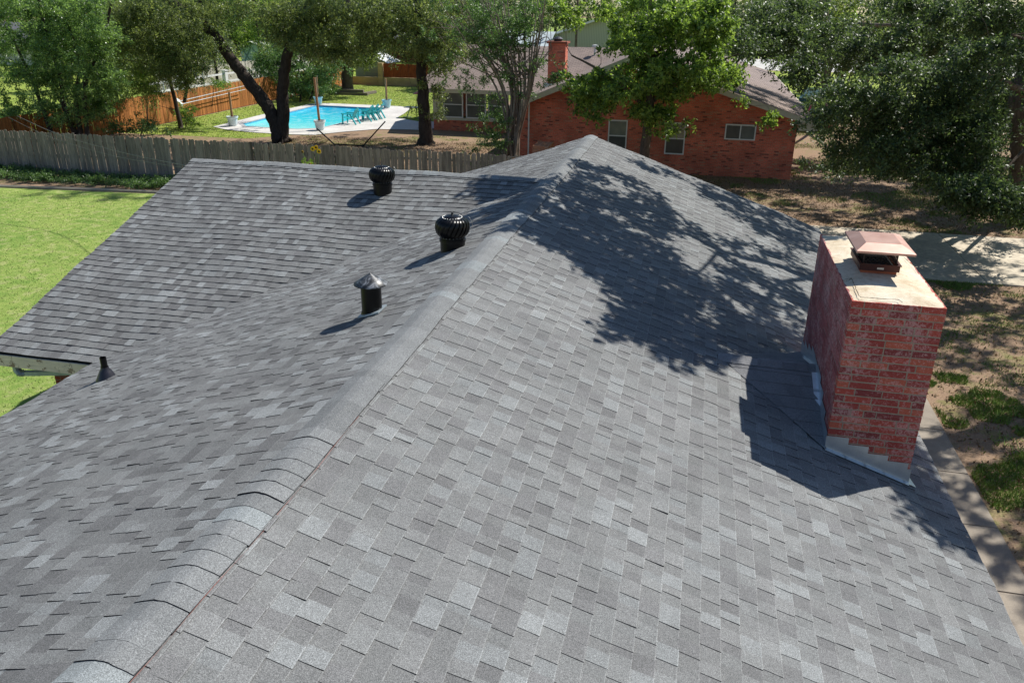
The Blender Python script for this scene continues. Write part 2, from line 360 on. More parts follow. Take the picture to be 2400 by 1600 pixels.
shingle_slope('roof_slope', (XG, YW+WW, ZEW), (1, 0, 0), unit(0, -1, SW), XR-.3-XG, LW, house, seed=6, clip=lambda p: ZR-SA*(XR-p[0]) > p[2]+.12 and p[0] > XR-WA+.05)
# ridge caps
def caps(name, p0, d, side, sl1, sl2, n, e, half, parent, dz=0, seed=1, vis=1.0):
    rng = np.random.default_rng(seed); V = []; F = []; C = []; p0 = np.array(p0, float); d = np.array(d, float); side = np.array(side, float)
    prof = [(-1, 0), (-.75, 0), (-.4, 0), (-.22, 0), (-.1, 0), (0, 0), (.1, 0), (.22, 0), (.4, 0), (.75, 0), (1, 0)]
    for i in range(n):
        r = rng.random(); b = .205*rng.uniform(.94, 1.06); tint = (.97, 1, 1.0)
        if r < .15: b *= 1+.3*vis; tint = (.93, 1, 1.01)
        elif r < .3: b *= 1-.12*vis
        col = tuple(b*t for t in tint); k = len(V); tw = rng.normal(0, .003); lf = rng.uniform(.012, .018)
        for (q, h) in ((0, lf), (e*1.9, .006), (0, lf-.0125)):
            for j, (s, _) in enumerate(prof):
                w_ = s*half+tw; z = (-abs(w_)*(sl1 if w_ < 0 else sl2)); z -= .03*math.exp(-(s/.14)**2)*.36
                sag = 0 if abs(s) < .9 else -.003
                jag = rng.normal(0, .0012)
                p = p0+d*(i*e+q+jag)+side*w_; V.append((p[0], p[1], p[2]+z+h+.012+dz+sag))
        m_ = len(prof)
        for j in range(m_-1):
            F.append((k+j, k+j+1, k+m_+j+1, k+m_+j)); C.append(col)
            F.append((k+2*m_+j, k+2*m_+j+1, k+j+1, k+j)); C.append((.012, .012, .013))
        for j in (0, m_-1):
            F.append((k+j, k+m_+j, k+m_+j, k+2*m_+j)[:2]+(k+2*m_+j,)); C.append((.05, .05, .05))
    V = np.array(V); V[:, 2] += wav(V); return mk(name, V, F, M_SH, parent, cols=C)
caps('ridge_cap', (XR, YC0-34*E_, ZR), (0, 1, 0), (1, 0, 0), SA, SB, 50, E_, .158, house, seed=8)
caps('ridge_cap', (XR, YG+.01, ZR), (0, -1, 0), (1, 0, 0), SA, SB, int((YG-YC0-15.2*E_)/E_), E_, .158, house, seed=18, vis=.9)
caps('ridge_cap', (XG, YW, ZW), (1, 0, 0), (0, -1, 0), SW, SW, int((XR-.2-XG)/E_), E_, .15, house, seed=9, vis=.7)
# red chalk line beside the ridge and two pink chalk smears
M_CHALK = simple('red_chalk', (.36, .17, .15), .95, .1, var=.35, sc=30)
V = []; F = []; k = 0
ys = np.arange(1.0, 5.0, .05)
for i, y in enumerate(ys):
    x = XR+.164+.004*math.sin(y*2.1); wd = .0012+.0007*math.sin(y*9)
    for s in (-1, 1): V.append((x+s*wd, y, zB(x)+.0145+float(wav(np.array([x, y])))))
F = [(2*i, 2*i+1, 2*i+3, 2*i+2) for i in range(len(ys)-1)]
mk('chalk_line', V, F, M_CHALK, house)
# deck slab, fascia, soffit, walls
b = MB()
def slab(P, t=.03, dz=-.004):
    V = [(p[0], p[1], p[2]+dz-.006) for p in P]+[(p[0], p[1], p[2]+dz-.006-t) for p in P]; n = len(P)
    b.add(V, [tuple(range(n)), tuple(reversed(range(n, 2*n)))]+[(i, i+n, (i+1) % n+n, (i+1) % n) for i in range(n)])
slab([(XR+WB-.01, Y0R, ZEB), (XR+WB-.01, YG-.01, ZEB), (XR, YG-.01, ZR), (XR, Y0R, ZR)], dz=-.022)
slab([(XR-WA+.01, Y0R, ZEA), (XR, Y0R, ZR), (XR, YG-.01, ZR), (XR-WA+.01, YG-.01, ZEA)], dz=-.022)
slab([(XG+.01, YW-WW+.01, ZEW), (XR-1, YW-WW+.01, ZEW), (XR-1, YW, ZW), (XG+.01, YW, ZW)], dz=-.024)
slab([(XG+.01, YW+WW-.01, ZEW), (XG+.01, YW, ZW), (XR-1, YW, ZW), (XR-1, YW+WW-.01, ZEW)], dz=-.024)
b.build('roof_deck', simple('felt_underlay', (.03, .03, .03), .95), house)
def fascia(name, p, q, h=.16, t=.025, m=None):
    b = MB(); b.bar((p[0], p[1], p[2]-h/2), (q[0], q[1], q[2]-h/2), t, h); return b.build(name, m or M_FASC, house)
af = N('peeling_cream_paint'); nn = af.noise(9, 5, .7); vv = af.co('Object', (1, 1, 6)); n2_ = af.noise(4, 4, .7, vec=vv)
c = af.mix(af.ramp(nn, [(.56, 0), (.6, 1)]), (.93, .76, .56), (.4, .28, .18)); c = af.mix(1, c, af.ramp(n2_, [(.3, .8), (.7, 1.1)]), 'MULTIPLY'); M_FASC = af.fin(c, .8, .2)
fascia('fascia_board', (XG+.02, YW-WW-.002, ZEW-.03), (XR-WA+.6, YW-WW-.002, ZEW-.03), .17)
fascia('fascia_board', (XG+.0, YW-WW, ZEW-.035), (XG+.0, YW, ZW-.035)); fascia('fascia_board', (XG+.0, YW+WW, ZEW-.035), (XG+.0, YW, ZW-.035))
fascia('fascia_board', (XR+WB-.02, Y0R, ZEB-.045), (XR+WB-.02, YG, ZEB-.045)); fascia('fascia_board', (XR-WA+.02, Y0R, ZEA-.045), (XR-WA+.02, YW-WW+.2, ZEA-.045))
fascia('fascia_board', (XR, YG-.02, ZR-.04), (XR+WB, YG-.02, ZEB-.04)); fascia('fascia_board', (XR, YG-.02, ZR-.04), (XR-WA, YG-.02, ZEA-.04))
def uvwall(name, quads, m, parent):      # vertical wall polygons with metric UVs
    V = []; F = []; U = []
    for P in quads:
        k = len(V); V += P; F.append(tuple(range(k, k+len(P)))); d = np.array(P[1], float)-np.array(P[0], float); d[2] = 0; d /= np.linalg.norm(d)
        for p in P: U.append((float(np.dot(np.array(p)-np.array(P[0]), d)), p[2]))
    return mk(name, V, F, m, parent, uvs=U)
def walls(x0, x1, y0, y1, z):
    return [[(x0, y0, 0), (x1, y0, 0), (x1, y0, z), (x0, y0, z)], [(x1, y0, 0), (x1, y1, 0), (x1, y1, z), (x1, y0, z)],
            [(x1, y1, 0), (x0, y1, 0), (x0, y1, z), (x1, y1, z)], [(x0, y1, 0), (x0, y0, 0), (x0, y0, z), (x0, y1, z)]]
hx0, hx1 = XR-WA+.62, XR+WB-.62
uvwall('wall', walls(hx0, hx1, Y0R+.4, YG-.45, 2.35)+[[(hx0, YG-.45, 2.35), (hx1, YG-.45, 2.35), (XR, YG-.45, ZR-.1)]]+walls(XG+.45, hx0, YW-WW+.62, YW+WW-.62, 2.3)+[[(XG+.45, YW+WW-.62, 2.3), (XG+.45, YW-WW+.62, 2.3), (XG+.45, YW, ZW-.1)]], M_HBRICK, house)
b = MB(); b.box((XG+.04, YW-WW+.03, ZEW-.2), (XR-WA+.5, YW-WW+.62, ZEW-.18)); b.box((XR+WB-.62, Y0R, ZEB-.21), (XR+WB-.04, YG-.03, ZEB-.19)); b.box((XR-WA+.04, Y0R, ZEA-.21), (XR-WA+.62, YW-WW+.6, ZEA-.19)); b.build('soffit', M_CREAM, house)
# downspout elbow under the wing eave
def ds_pt(x, y, Y): return at(x, y, Y)
b = MB(); pts = [at(176*.2126, 750+492*.2126, 8.62), at(185*.2126, 750+540*.2126, 8.64), at(215*.2126, 750+580*.2126, 8.66), at(262*.2126, 750+584*.2126, 8.7)]
P2 = []
for i in range(len(pts)-1):
    for t in np.linspace(0, 1, 6, endpoint=False): P2.append(pts[i]*(1-t)+pts[i+1]*t)
P2.append(pts[-1]); b.tube(P2, [.05+.005*(i % 2) for i in range(len(P2))], 8)
M_DSP = simple('grey_downspout', (.4, .46, .5), .45, .4, .3)
ds = b.build('downspout', M_DSP, house, smooth=False)
b = MB(); q = P2[-1]; b.bar(q, (hx0-.35, 9.1, 2.12), .075, .06); b.bar((hx0-.35, 9.1, 2.12), (hx0-.3, 9.12, .1), .075, .06); b.build('pipe', M_DSP, ds)

# ---- roof vents
def turbine(x, y, z, label, rot, R_=.228, tilt=0):
    t = MB(); 
    rb = MB()
    rb.lathe([(.16, -.12), (.165, .10), (.175, .105), (.175, .14), (.165, .145), (.165, .16)], 28, (x, y, z))
    base = rb.build('turbine_vent', M_BLACKM, house, smooth=False)
    if label: base['label'] = label
    fb = MB(); nv = 22; V = []; F = []
    cz = z+.16
    prof = [(.17, .0), (.205, .025), (.237, .065), (.25, .12), (.245, .175), (.222, .215), (.18, .243), (.13, .255)]
    for i in range(nv):
        th0 = 2*math.pi*i/nv+rot; k = len(V)
        for j, (r, h) in enumerate(prof):
            tw = .55*(h/.255)
            for (dth, dr) in ((0, 0), (.16, .004), (.31, -.022)):
                th = th0+tw+dth; rr = (r+dr)*R_/.25; V.append((x+rr*math.cos(th), y+rr*math.sin(th), cz+h))
        for j in range(len(prof)-1):
            for q in range(2): F.append((k+3*j+q, k+3*j+q+1, k+3*j+q+4, k+3*j+q+3))
    rotor = mk('rotor', V, F, M_BLACKM, base, smooth=True)
    tb = MB(); s = R_/.25
    tb.lathe([(.15*s, .0), (.178*s, .0), (.178*s, .012), (.15*s, .012)], 28, (x, y, cz-.004)); tb.build('lower_ring', M_BLACKM, base)
    tb = MB(); tb.lathe([(.145*s, .25), (.135*s, .262), (.09*s, .28), (.03*s, .29), (.014, .291), (.014, .312), (.006, .325), (.0001, .326)], 28, (x, y, cz))
    tb.build('top_plate', M_BLACKM, base, smooth=True)
    rv = MB()
    for i in range(22):
        th = 2*math.pi*i/22+rot; rv.lathe([(.0001, .006), (.004, .003), (.005, 0)], 5, (x+.176*s*math.cos(th)*1.03, y+.176*s*math.sin(th)*1.03, cz+.006))
        rv.lathe([(.0001, .006), (.004, .003), (.005, 0)], 5, (x+.14*s*math.cos(th), y+.14*s*math.sin(th), cz+.258))
    rv.build('rivets', M_RIVET, base)['kind'] = 'stuff'
    br = MB(); pts = [(x+.2*s*math.cos(.3), y+.2*s*math.sin(.3), cz-.02)]
    for tt in np.linspace(0, 1, 9): an = -1.0+tt*2.2; pts.append((x+(.2+.085*math.cos(an))*s*math.cos(.3), y+(.2+.085*math.cos(an))*s*math.sin(.3), cz+.13+.14*math.sin(an)))
    br.tube(pts, .003, 5); br.build('brace', M_RIVET, base)
    return base
def flange(x, y, z, sx, sy, w_, parent, slope, m=None):
    b = MB(); q = .0
    def zz(dx, dy): return z+slope[0]*dx+slope[1]*dy+.016
    P = [(-w_, -w_), (w_, -w_), (w_, w_), (-w_, w_)]; V = [(x+a_, y+b_, zz(a_, b_)) for a_, b_ in P]+[(x+a_, y+b_, zz(a_, b_)-.02) for a_, b_ in P]
    b.add(V, [(0, 1, 2, 3), (0, 4, 5, 1), (1, 5, 6, 2), (2, 6, 7, 3), (3, 7, 4, 0)]); return b.build('flange', m or M_BLACKM, parent)
t1 = turbine(-5.345, 13.30, 3.98, 'rear black turbine vent near the wing ridge', .1); 
t2 = turbine(-3.02, 9.86, 4.07, 'nearer black turbine vent beside the main ridge', .5)
pv = MB(); px_, py_, pz_ = -3.22, 7.54, 4.0; pv.lathe([(.108, -.1), (.108, .34)], 28, (px_, py_, pz_)); pv.lathe([(.125, .0), (.112, .045)], 28, (px_, py_, pz_-.03))
pipe = pv.build('vent_pipe', M_BLACKM, house, smooth=True); pipe['label'] = 'black vent pipe with a conical cap'
cm = N('weathered_black_paint'); n1 = cm.noise(9, 5, .7, dist=1.5); M_CAPP = cm.fin(cm.ramp(n1, [(.42, (.012, .012, .014)), (.52, (.08, .085, .09)), (.6, (.27, .28, .3))]), .4, .5)
cb = MB(); cb.lathe([(.0001, .44), (.03, .418), (.11, .37), (.175, .325), (.178, .314), (.17, .312), (.1, .34)], 28, (px_, py_, pz_)); cb.build('conical_cap', M_CAPP, pipe, smooth=True)
flange(px_, py_, pz_, 0, 0, .12, pipe, (SA, 0), M_DSP)
sv = MB(); sx_, sy_, sz_ = -6.735, 7.56, 2.805
sv.lathe([(.038, .27), (.038, .13)], 16, (sx_, sy_, sz_)); sv.lathe([(.03, .272), (.03, .14)], 16, (sx_, sy_, sz_))
sm = sv.build('plumbing_vent', M_BLACKM, house, smooth=True); sm['label'] = 'small black plumbing vent near the left eave'
sb = MB(); sb.lathe([(.045, .15), (.05, .12), (.068, .095), (.085, .06), (.1, .03), (.12, -.01), (.13, -.06)], 20, (sx_, sy_, sz_)); sb.build('rubber_boot', simple('black_rubber', (.02, .02, .028), .35, .5), sm, smooth=True)

# ---- chimney: every brick modelled
def brick_unit(b, x0, y0, z0, x1, y1, z1, col):
    j = lambda: random.uniform(-.0018, .0018); e = .003
    b.box((x0+j(), y0+j(), z0+abs(j())), (x1+j(), y1+j(), z1-abs(j())), col)
cbm = MB(); RH = (ZT-.02-2.2)/34; BL = .252; g = .0115
def bcol():
    r = random.random()
    if r < .35: return (.44, .085, .06)
    if r < .65: return (.34, .065, .052)
    if r < .85: return (.25, .055, .05)
    return (.5, .125, .075)
zz = 2.0; k = 0; zs = []
zt_ = ZT-.0
while zt_ > 2.0:
    zs.append(zt_); zt_ -= .0765
for i, z1 in enumerate(zs[:-1]):
    z0 = zs[i+1]+g
    if i == 0: z1_ = z1-.002
    else: z1_ = z1
    off = [.0, .126, .19, .07][(i*3+random.randint(0, 1)) % 4]
    for (fx, c0, c1, y_) in (('f', CX0, CX1, CY0), ('b', CX0, CX1, CY1-.1)):
        x = c0; first = True
        while x < c1-.02:
            L_ = BL if not first else (.06+off if .06+off > .08 else .1); first = False
            if random.random() < .14: L_ = .118
            x1 = min(c1, x+L_)
            if c1-x1 < .05: x1 = c1
            brick_unit(cbm, x, y_, z0, x1-(g if x1 < c1 else 0), y_+.1, z1_, bcol()); x = x1
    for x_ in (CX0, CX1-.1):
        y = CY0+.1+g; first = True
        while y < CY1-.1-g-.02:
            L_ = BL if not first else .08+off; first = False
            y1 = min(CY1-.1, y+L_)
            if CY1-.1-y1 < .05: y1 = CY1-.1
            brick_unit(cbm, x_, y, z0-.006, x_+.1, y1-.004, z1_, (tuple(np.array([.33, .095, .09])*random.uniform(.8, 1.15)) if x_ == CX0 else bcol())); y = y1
bm_ = N('mottled_chimney_brick'); n1 = bm_.noise(34, 4, .75, dist=.8); n2 = bm_.noise(3.5, 4); n3 = bm_.noise(160, 2, .8)
sel = bm_.mix(.38, n1, n2); c = bm_.mix(bm_.ramp(sel, [(.49, 0), (.57, .5)]), bm_.attr(), (.7, .46, .42)); c = bm_.mix(1, c, bm_.ramp(n3, [(.3, .7), (.7, 1.3)]), 'MULTIPLY'); bm_.bump(n3, .5, .004); M_CBR = bm_.fin(c, .9, .2)
chim = cbm.build('chimney', M_CBR, house, cols=True); chim['label'] = 'tall red brick chimney with a copper coloured lid'
MB().box((CX0+.0025, CY0+.0025, 1.9), (CX1-.0025, CY1-.0025, ZT-.012)).build('mortar', simple('tan_mortar', (.36, .3, .22), .95, .1, var=.2, sc=20), chim)
# crown: washed mortar with an uneven ragged edge and cracks
cn = N('cracked_crown'); n1 = cn.noise(14, 5, .75); n2 = cn.noise(2.2, 4, .6); n3 = cn.noise(120, 3, .8)
c = cn.mix(.5, cn.ramp(n1, [(.3, (.42, .32, .21)), (.5, (.72, .62, .47)), (.7, (.85, .78, .64))]), cn.ramp(n2, [(.35, (.55, .42, .26)), (.65, (.82, .74, .6))])); c = cn.mix(1, c, cn.ramp(n3, [(.3, .75), (.7, 1.2)]), 'MULTIPLY'); cn.bump(n1, .5, .01); M_CRN = cn.fin(c, .95, .15)
gx, gy = 26, 60; V = []; F = []
for i in range(gx+1):
    for j in range(gy+1):
        u_, v_ = i/gx, j/gy; ed = min(u_, 1-u_)*(CX1-CX0); ed2 = min(v_, 1-v_)*(CY1-CY0); d_ = min(ed, ed2)
        rag = .012*math.sin(j*1.9+i)*random.random() if 0 < i < gx else random.uniform(-.012, .004)
        x = CX0+.004+(CX1-CX0-.008)*u_; y = CY0+.006+(CY1-CY0-.012)*v_
        V.append((x, y, ZT-.004+min(.028, d_*.14)+random.uniform(-.0015, .0015)))
for i in range(gx):
    for j in range(gy): k = i*(gy+1)+j; F.append((k, k+gy+1, k+gy+2, k+1))
crown = mk('crown', V, F, M_CRN, chim, smooth=True)
M_CRK = simple('dark_crack', (.04, .03, .025), .95)
def ct(zx, zy): q = at(1650+zx*.4464, 500+zy*.4464, 8); d = q-CAM; p = CAM+d*((ZT+.026-CAM[2])/d[2]); return p
b = MB()
for line in ([(740, 345), (775, 340), (790, 375), (812, 430), (825, 440), (880, 443), (930, 448), (1020, 452), (1050, 470)], [(775, 340), (760, 352), (742, 352)], [(1050, 230), (1085, 262), (1110, 280), (1135, 320)]):
    pts = [ct(*q) for q in line]; D_ = []
    for i in range(len(pts)-1):
        for t in np.linspace(0, 1, 5, endpoint=False): p = pts[i]*(1-t)+pts[i+1]*t; D_.append((p[0]+random.uniform(-.004, .004), p[1]+random.uniform(-.004, .004), min(p[2], ZT+.0255)))
    b = MB(); b.tube(D_, [random.uniform(.0015, .004) for _ in D_], 4); b.build('crack', M_CRK, crown)
# flue with its clay collar, mesh screen, lid
fx0, fx1, fy0, fy1 = 1.765, 2.155, 8.64, 9.22
M_CLAY = simple('clay_flue', (.42, .12, .06), .85, .2, var=.25, sc=14)
b = MB(); b.box((fx0+.02, fy0+.02, ZT), (fx1-.02, fy1-.02, ZT+.085)); fl = b.build('flue', M_CLAY, chim)
M_OXID = simple('dark_red_metal', (.07, .022, .018), .5, .4, .3, var=.3, sc=10)
b = MB(); zc = ZT+.055; t = .006
for (p, q) in (((fx0, fy0), (fx1, fy0+t)), ((fx0, fy1-t), (fx1, fy1)), ((fx0, fy0+t), (fx0+t, fy1-t)), ((fx1-t, fy0+t), (fx1, fy1-t))):
    b.box((p[0], p[1], zc), (q[0], q[1], zc+.07))
b.box((fx0-.012, fy0-.012, zc+.066), (fx1+.012, fy0+.012, zc+.074)); b.box((fx0-.012, fy1-.012, zc+.066), (fx1+.012, fy1+.012, zc+.074))
b.box((fx0-.012, fy0+.014, zc+.066), (fx0+.012, fy1-.014, zc+.074)); b.box((fx1-.012, fy0+.014, zc+.066), (fx1+.012, fy1-.014, zc+.074))
col_ = b.build('collar', M_OXID, fl)
b = MB(); b.box((fx0+.17, fy0-.004, zc+.02), (fx0+.235, fy0+.001, zc+.04)); b.build('maker_plate', M_RIVET, fl)
b = MB(); zs0, zs1 = zc+.074, zc+.285; r_ = .0022
def screen(p, q):
    p = Vector(p); q = Vector(q); L_ = (q-p).length; H_ = zs1-zs0; st = .036; n_ = int((L_+H_)/st)+1
    for i in range(n_):
        for sgn in (1, -1):
            u0 = i*st; 
            a0 = max(0, u0-H_); a1 = min(L_, u0)
            if a1-a0 < .005: continue
            h0, h1 = (u0-a0), (u0-a1)
            if sgn < 0: h0, h1 = H_-h0, H_-h1
            P = p.lerp(q, a0/L_); Q = p.lerp(q, a1/L_); b.bar((P.x, P.y, zs0+h0), (Q.x, Q.y, zs0+h1), r_*2, r_*1.5)
i_ = .035
c4 = [(fx0+i_, fy0+i_, 0), (fx1-i_, fy0+i_, 0), (fx1-i_, fy1-i_, 0), (fx0+i_, fy1-i_, 0)]
for i in range(4): screen(c4[i], c4[(i+1) % 4])
for p in c4: b.box((p[0]-.006, p[1]-.006, zs0), (p[0]+.006, p[1]+.006, zs1))
b.build('mesh_screen', simple('black_screen', (.02, .013, .012), .5), fl)
MB().box((fx0+.03, fy0+.03, ZT+.06), (fx1-.03, fy1-.03, ZT+.09)).build('flue_opening', simple('flue_black', (.004, .004, .004), 1), fl)  # solid black box in place of the flue's open mouth
lm = N('copper_brown_lid'); n1 = lm.noise(5, 4); M_LID = lm.fin(lm.ramp(n1, [(.3, (.45, .26, .21)), (.7, (.58, .38, .32))]), .42, .5, .5)
lx0, lx1, ly0, ly1 = 1.665, 2.225, 8.42, 9.22; lz = ZT+.315; sxi, syi = .11, .17
V = [(lx0, ly0, lz), (lx1, ly0, lz), (lx1, ly1, lz), (lx0, ly1, lz), (lx0+sxi, ly0+syi, lz+.05), (lx1-sxi, ly0+syi, lz+.05), (lx1-sxi, ly1-syi, lz+.05), (lx0+sxi, ly1-syi, lz+.05)]
V += [(x, y, lz-.022) for x, y, _ in V[:4]]
mk('lid', V, [(4, 5, 6, 7), (0, 1, 5, 4), (1, 2, 6, 5), (2, 3, 7, 6), (3, 0, 4, 7), (0, 8, 9, 1), (1, 9, 10, 2), (2, 10, 11, 3), (3, 11, 8, 0)], M_LID, fl)
# step flashing: overlapping bent sheets down the front and on the uphill face
b = MB(); x = CX0-.01; i = 0
while x < CX1+.01:
    wd = .2; zt2 = zB(x)+.155+random.uniform(-.01, .01); x1 = min(x+wd+.02, CX1+.015)
    b.add([(x, CY0-.006-.002*(i % 2), zB(x)-.05), (x1, CY0-.006-.002*(i % 2), zB(x1)-.05), (x1, CY0-.006-.002*(i % 2), zt2), (x, CY0-.006-.002*(i % 2), zt2)], [(0, 1, 2, 3)])
    b.add([(x, CY0-.006, zB(x)+.03), (x1, CY0-.006, zB(x1)+.03), (x1, CY0-.055, zB(x1)+.018), (x, CY0-.055, zB(x)+.018)], [(0, 1, 2, 3)]); x += wd; i += 1
b.add([(CX1+.005, CY0-.03, zB(CX1)+.02), (CX1+.09, CY0-.03, zB(CX1+.09)+.02), (CX1+.06, CY0+.12, zB(CX1+.06)+.02), (CX1+.005, CY0+.12, zB(CX1)+.09)], [(0, 1, 2, 3)])
b.build('step_flashing', M_GALV, chim)
# cricket: small saddle behind the stack
HCk = 3.236; ymid = 9.04; xk = .47
ck = MB(); a_, f1, f2 = (xk, ymid, zB(xk)+.018), (CX0+.005, CY0-.05, zB(CX0)+.02), (CX0+.005, CY1+.06, zB(CX0)+.02); top = (CX0+.005, ymid, HCk)
def cricket_side(P, Q, T, flip):
    V = []; F = []; C = []; n_ = 7; P, Q, T = map(np.array, (P, Q, T))
    # courses parallel to the cricket ridge P->T, running down to Q
    for j in range(n_):
        t0, t1 = j/n_, (j+1)/n_
        A0, B0 = T*(1-t0)+Q*t0, P*(1-t0)+Q*t0; A1, B1 = T*(1-t1)+Q*t1, P*(1-t1)+Q*t1; L_ = np.linalg.norm(A0-B0); u_ = 0
        while u_ < L_-.001:
            w_ = min(random.choice([.14, .2, .28]), L_-u_); s0, s1 = u_/L_, (u_+w_)/L_; k = len(V); up = np.array([0, 0, .004]); 
            V += [A0*(1-s0)+B0*s0, A0*(1-s1)+B0*s1, A1*(1-s1)+B1*s1+up, A1*(1-s0)+B1*s0+up]; F.append((k, k+1, k+2, k+3)); q = random.choice([.17, .19, .2]); C.append((q, q, q*1.02)); u_ += w_
            V += [V[k+2]-up*1.2, V[k+3]-up*1.2]; F.append((k+3, k+2, k+4, k+5)); C.append((.1, .1, .1))
    return V, F, C
V1, F1, C1 = cricket_side(a_, f1, top, 0); V2, F2, C2 = cricket_side(a_, f2, top, 1); k = len(V1)
mk('roof_cricket', V1+V2, F1+[tuple(i+k for i in f) for f in F2], M_SH, house, cols=C1+C2)
ckc = MB()
V = []; F = []; C = []
for i in range(8):
    t0, t1 = i/8, (i+1)/8+.03; A0 = np.array(a_)*(1-t0)+np.array(top)*t0; A1 = np.array(a_)*(1-t1)+np.array(top)*t1; k = len(V); up = np.array([0, 0, .012])
    for (q, h) in ((A0, .006), (A1, .014)):
        V += [q+np.array([0, -.13, -.035+h]), q+np.array([0, -.02, .006+h]), q+np.array([0, .02, .006+h]), q+np.array([0, .13, -.035+h])]
    for j in range(3): F.append((k+j, k+4+j, k+5+j, k+1+j)); cc = random.choice([.2, .24, .17]); C.append((cc, cc, cc*1.02))
mk('ridge_cap', V, F, M_SH, house, cols=C)
b = MB(); n_ = 9
for i in range(n_):
    y0_, y1_ = CY0-.01+i*(CY1-CY0)/n_, CY0+(i+1.12)*(CY1-CY0)/n_; f_ = lambda y: HCk-(HCk-zB(CX0))*abs(y-ymid)/(1.27); zt2 = max(f_(y0_), f_(min(y1_, CY1)))+.12
    b.add([(CX0-.007-.002*(i % 2), y0_, f_(y0_)-.02), (CX0-.007-.002*(i % 2), y1_, f_(y1_)-.02), (CX0-.007, y1_, zt2), (CX0-.007, y0_, zt2+random.uniform(-.02, .01))], [(0, 1, 2, 3)])
    b.add([(CX0-.007, y0_, f_(y0_)+.02), (CX0-.007, y1_, f_(y1_)+.02), (CX0-.06, y1_, f_(y1_)+.016), (CX0-.06, y0_, f_(y0_)+.016)], [(0, 1, 2, 3)])
b.build('step_flashing', M_GALV, chim)
# ------------------------------------------------------------------ foliage and trees
def leaf_mesh(cen, rad, nspr, nleaf, size, rng, squash=.75, droop=.15, wid=.24, up=.8):
    n = len(cen)*nspr; c = np.repeat(cen, nspr, 0); r = np.repeat(rad, nspr)
    d = rng.normal(size=(n, 3)); d /= np.linalg.norm(d, axis=1)[:, None]; d[:, 2] *= squash
    c = np.repeat(c, nleaf, 0); d = np.repeat(d, nleaf, 0); r = np.repeat(r, nleaf); m = len(c)
    t = rng.uniform(.15, 1.05, m)
    p = c+d*(r*t)[:, None]+rng.normal(size=(m, 3))*(r*.06)[:, None]; p[:, 2] -= droop*r*t*t
    l = d*.5+rng.normal(size=(m, 3))*.6; l[:, 2] -= .15; l /= np.linalg.norm(l, axis=1)[:, None]
    u = rng.normal(size=(m, 3)); u[:, 2] += up*1.6
    w_ = np.cross(l, u); w_ /= np.linalg.norm(w_, axis=1)[:, None]+1e-9; nn = np.cross(w_, l)
    s = size*rng.uniform(.6, 1.35, m)[:, None]
    V = np.empty((m, 4, 3), np.float32); V[:, 0] = p; V[:, 1] = p+l*s*.5+w_*s*wid+nn*s*.06; V[:, 2] = p+l*s-nn*s*.05; V[:, 3] = p+l*s*.5-w_*s*wid+nn*s*.06
    F = np.arange(m*4, dtype=np.int32).reshape(m, 4)
    return V.reshape(-1, 3), F
def inpoly(x, y, P):
    c = False; j = len(P)-1
    for i in range(len(P)):
        if (P[i][1] > y) != (P[j][1] > y) and x < (P[j][0]-P[i][0])*(y-P[i][1])/(P[j][1]-P[i][1])+P[i][0]: c = not c
        j = i
    return c
def spread(poly, Y0, Y1, n, rng, zmin=.4, zmax=30):
    xs = [p[0] for p in poly]; ys = [p[1] for p in poly]; out = []; k = 0
    while len(out) < n and k < n*30:
        k += 1; x, y = rng.uniform(min(xs), max(xs)), rng.uniform(min(ys), max(ys))
        if inpoly(x, y, poly):
            p = at(x, y, rng.uniform(Y0, Y1))
            if not zmin < p[2] < zmax: continue
            out.append(p); m = int(rng.integers(2, 9)); sg = .0125*p[1]     # a bough: a loose family of sprays
            for _ in range(m):
                q = p+rng.normal(size=3)*np.array([sg, sg, sg*.55])
                d = q-CAM; zz = d@CF; px, py = 1200+FPX*(d@CR)/zz, 800-FPX*(d@CU)/zz
                if len(out) < n and zmin < q[2] < zmax and (inpoly(px, py, poly) or rng.random() < .3): out.append(q)
    return out
def blob(c, r, n, rng):
    d = rng.normal(size=(n, 3)); d /= np.linalg.norm(d, axis=1)[:, None]; d *= rng.uniform(.25, 1, n)[:, None]**.45
    return list(np.array(c)+d*np.array(r))
def curve(P, k=5):                       # smooth polyline
    P = [np.array(p, float) for p in P]; out = []
    for i in range(len(P)-1):
        p0, p1, p2, p3 = P[max(i-1, 0)], P[i], P[i+1], P[min(i+2, len(P)-1)]
        for t in np.linspace(0, 1, k, endpoint=False):
            out.append(.5*((2*p1)+(-p0+p2)*t+(2*p0-5*p1+4*p2-p3)*t*t+(-p0+3*p1-3*p2+p3)*t**3))
    out.append(P[-1]); return out
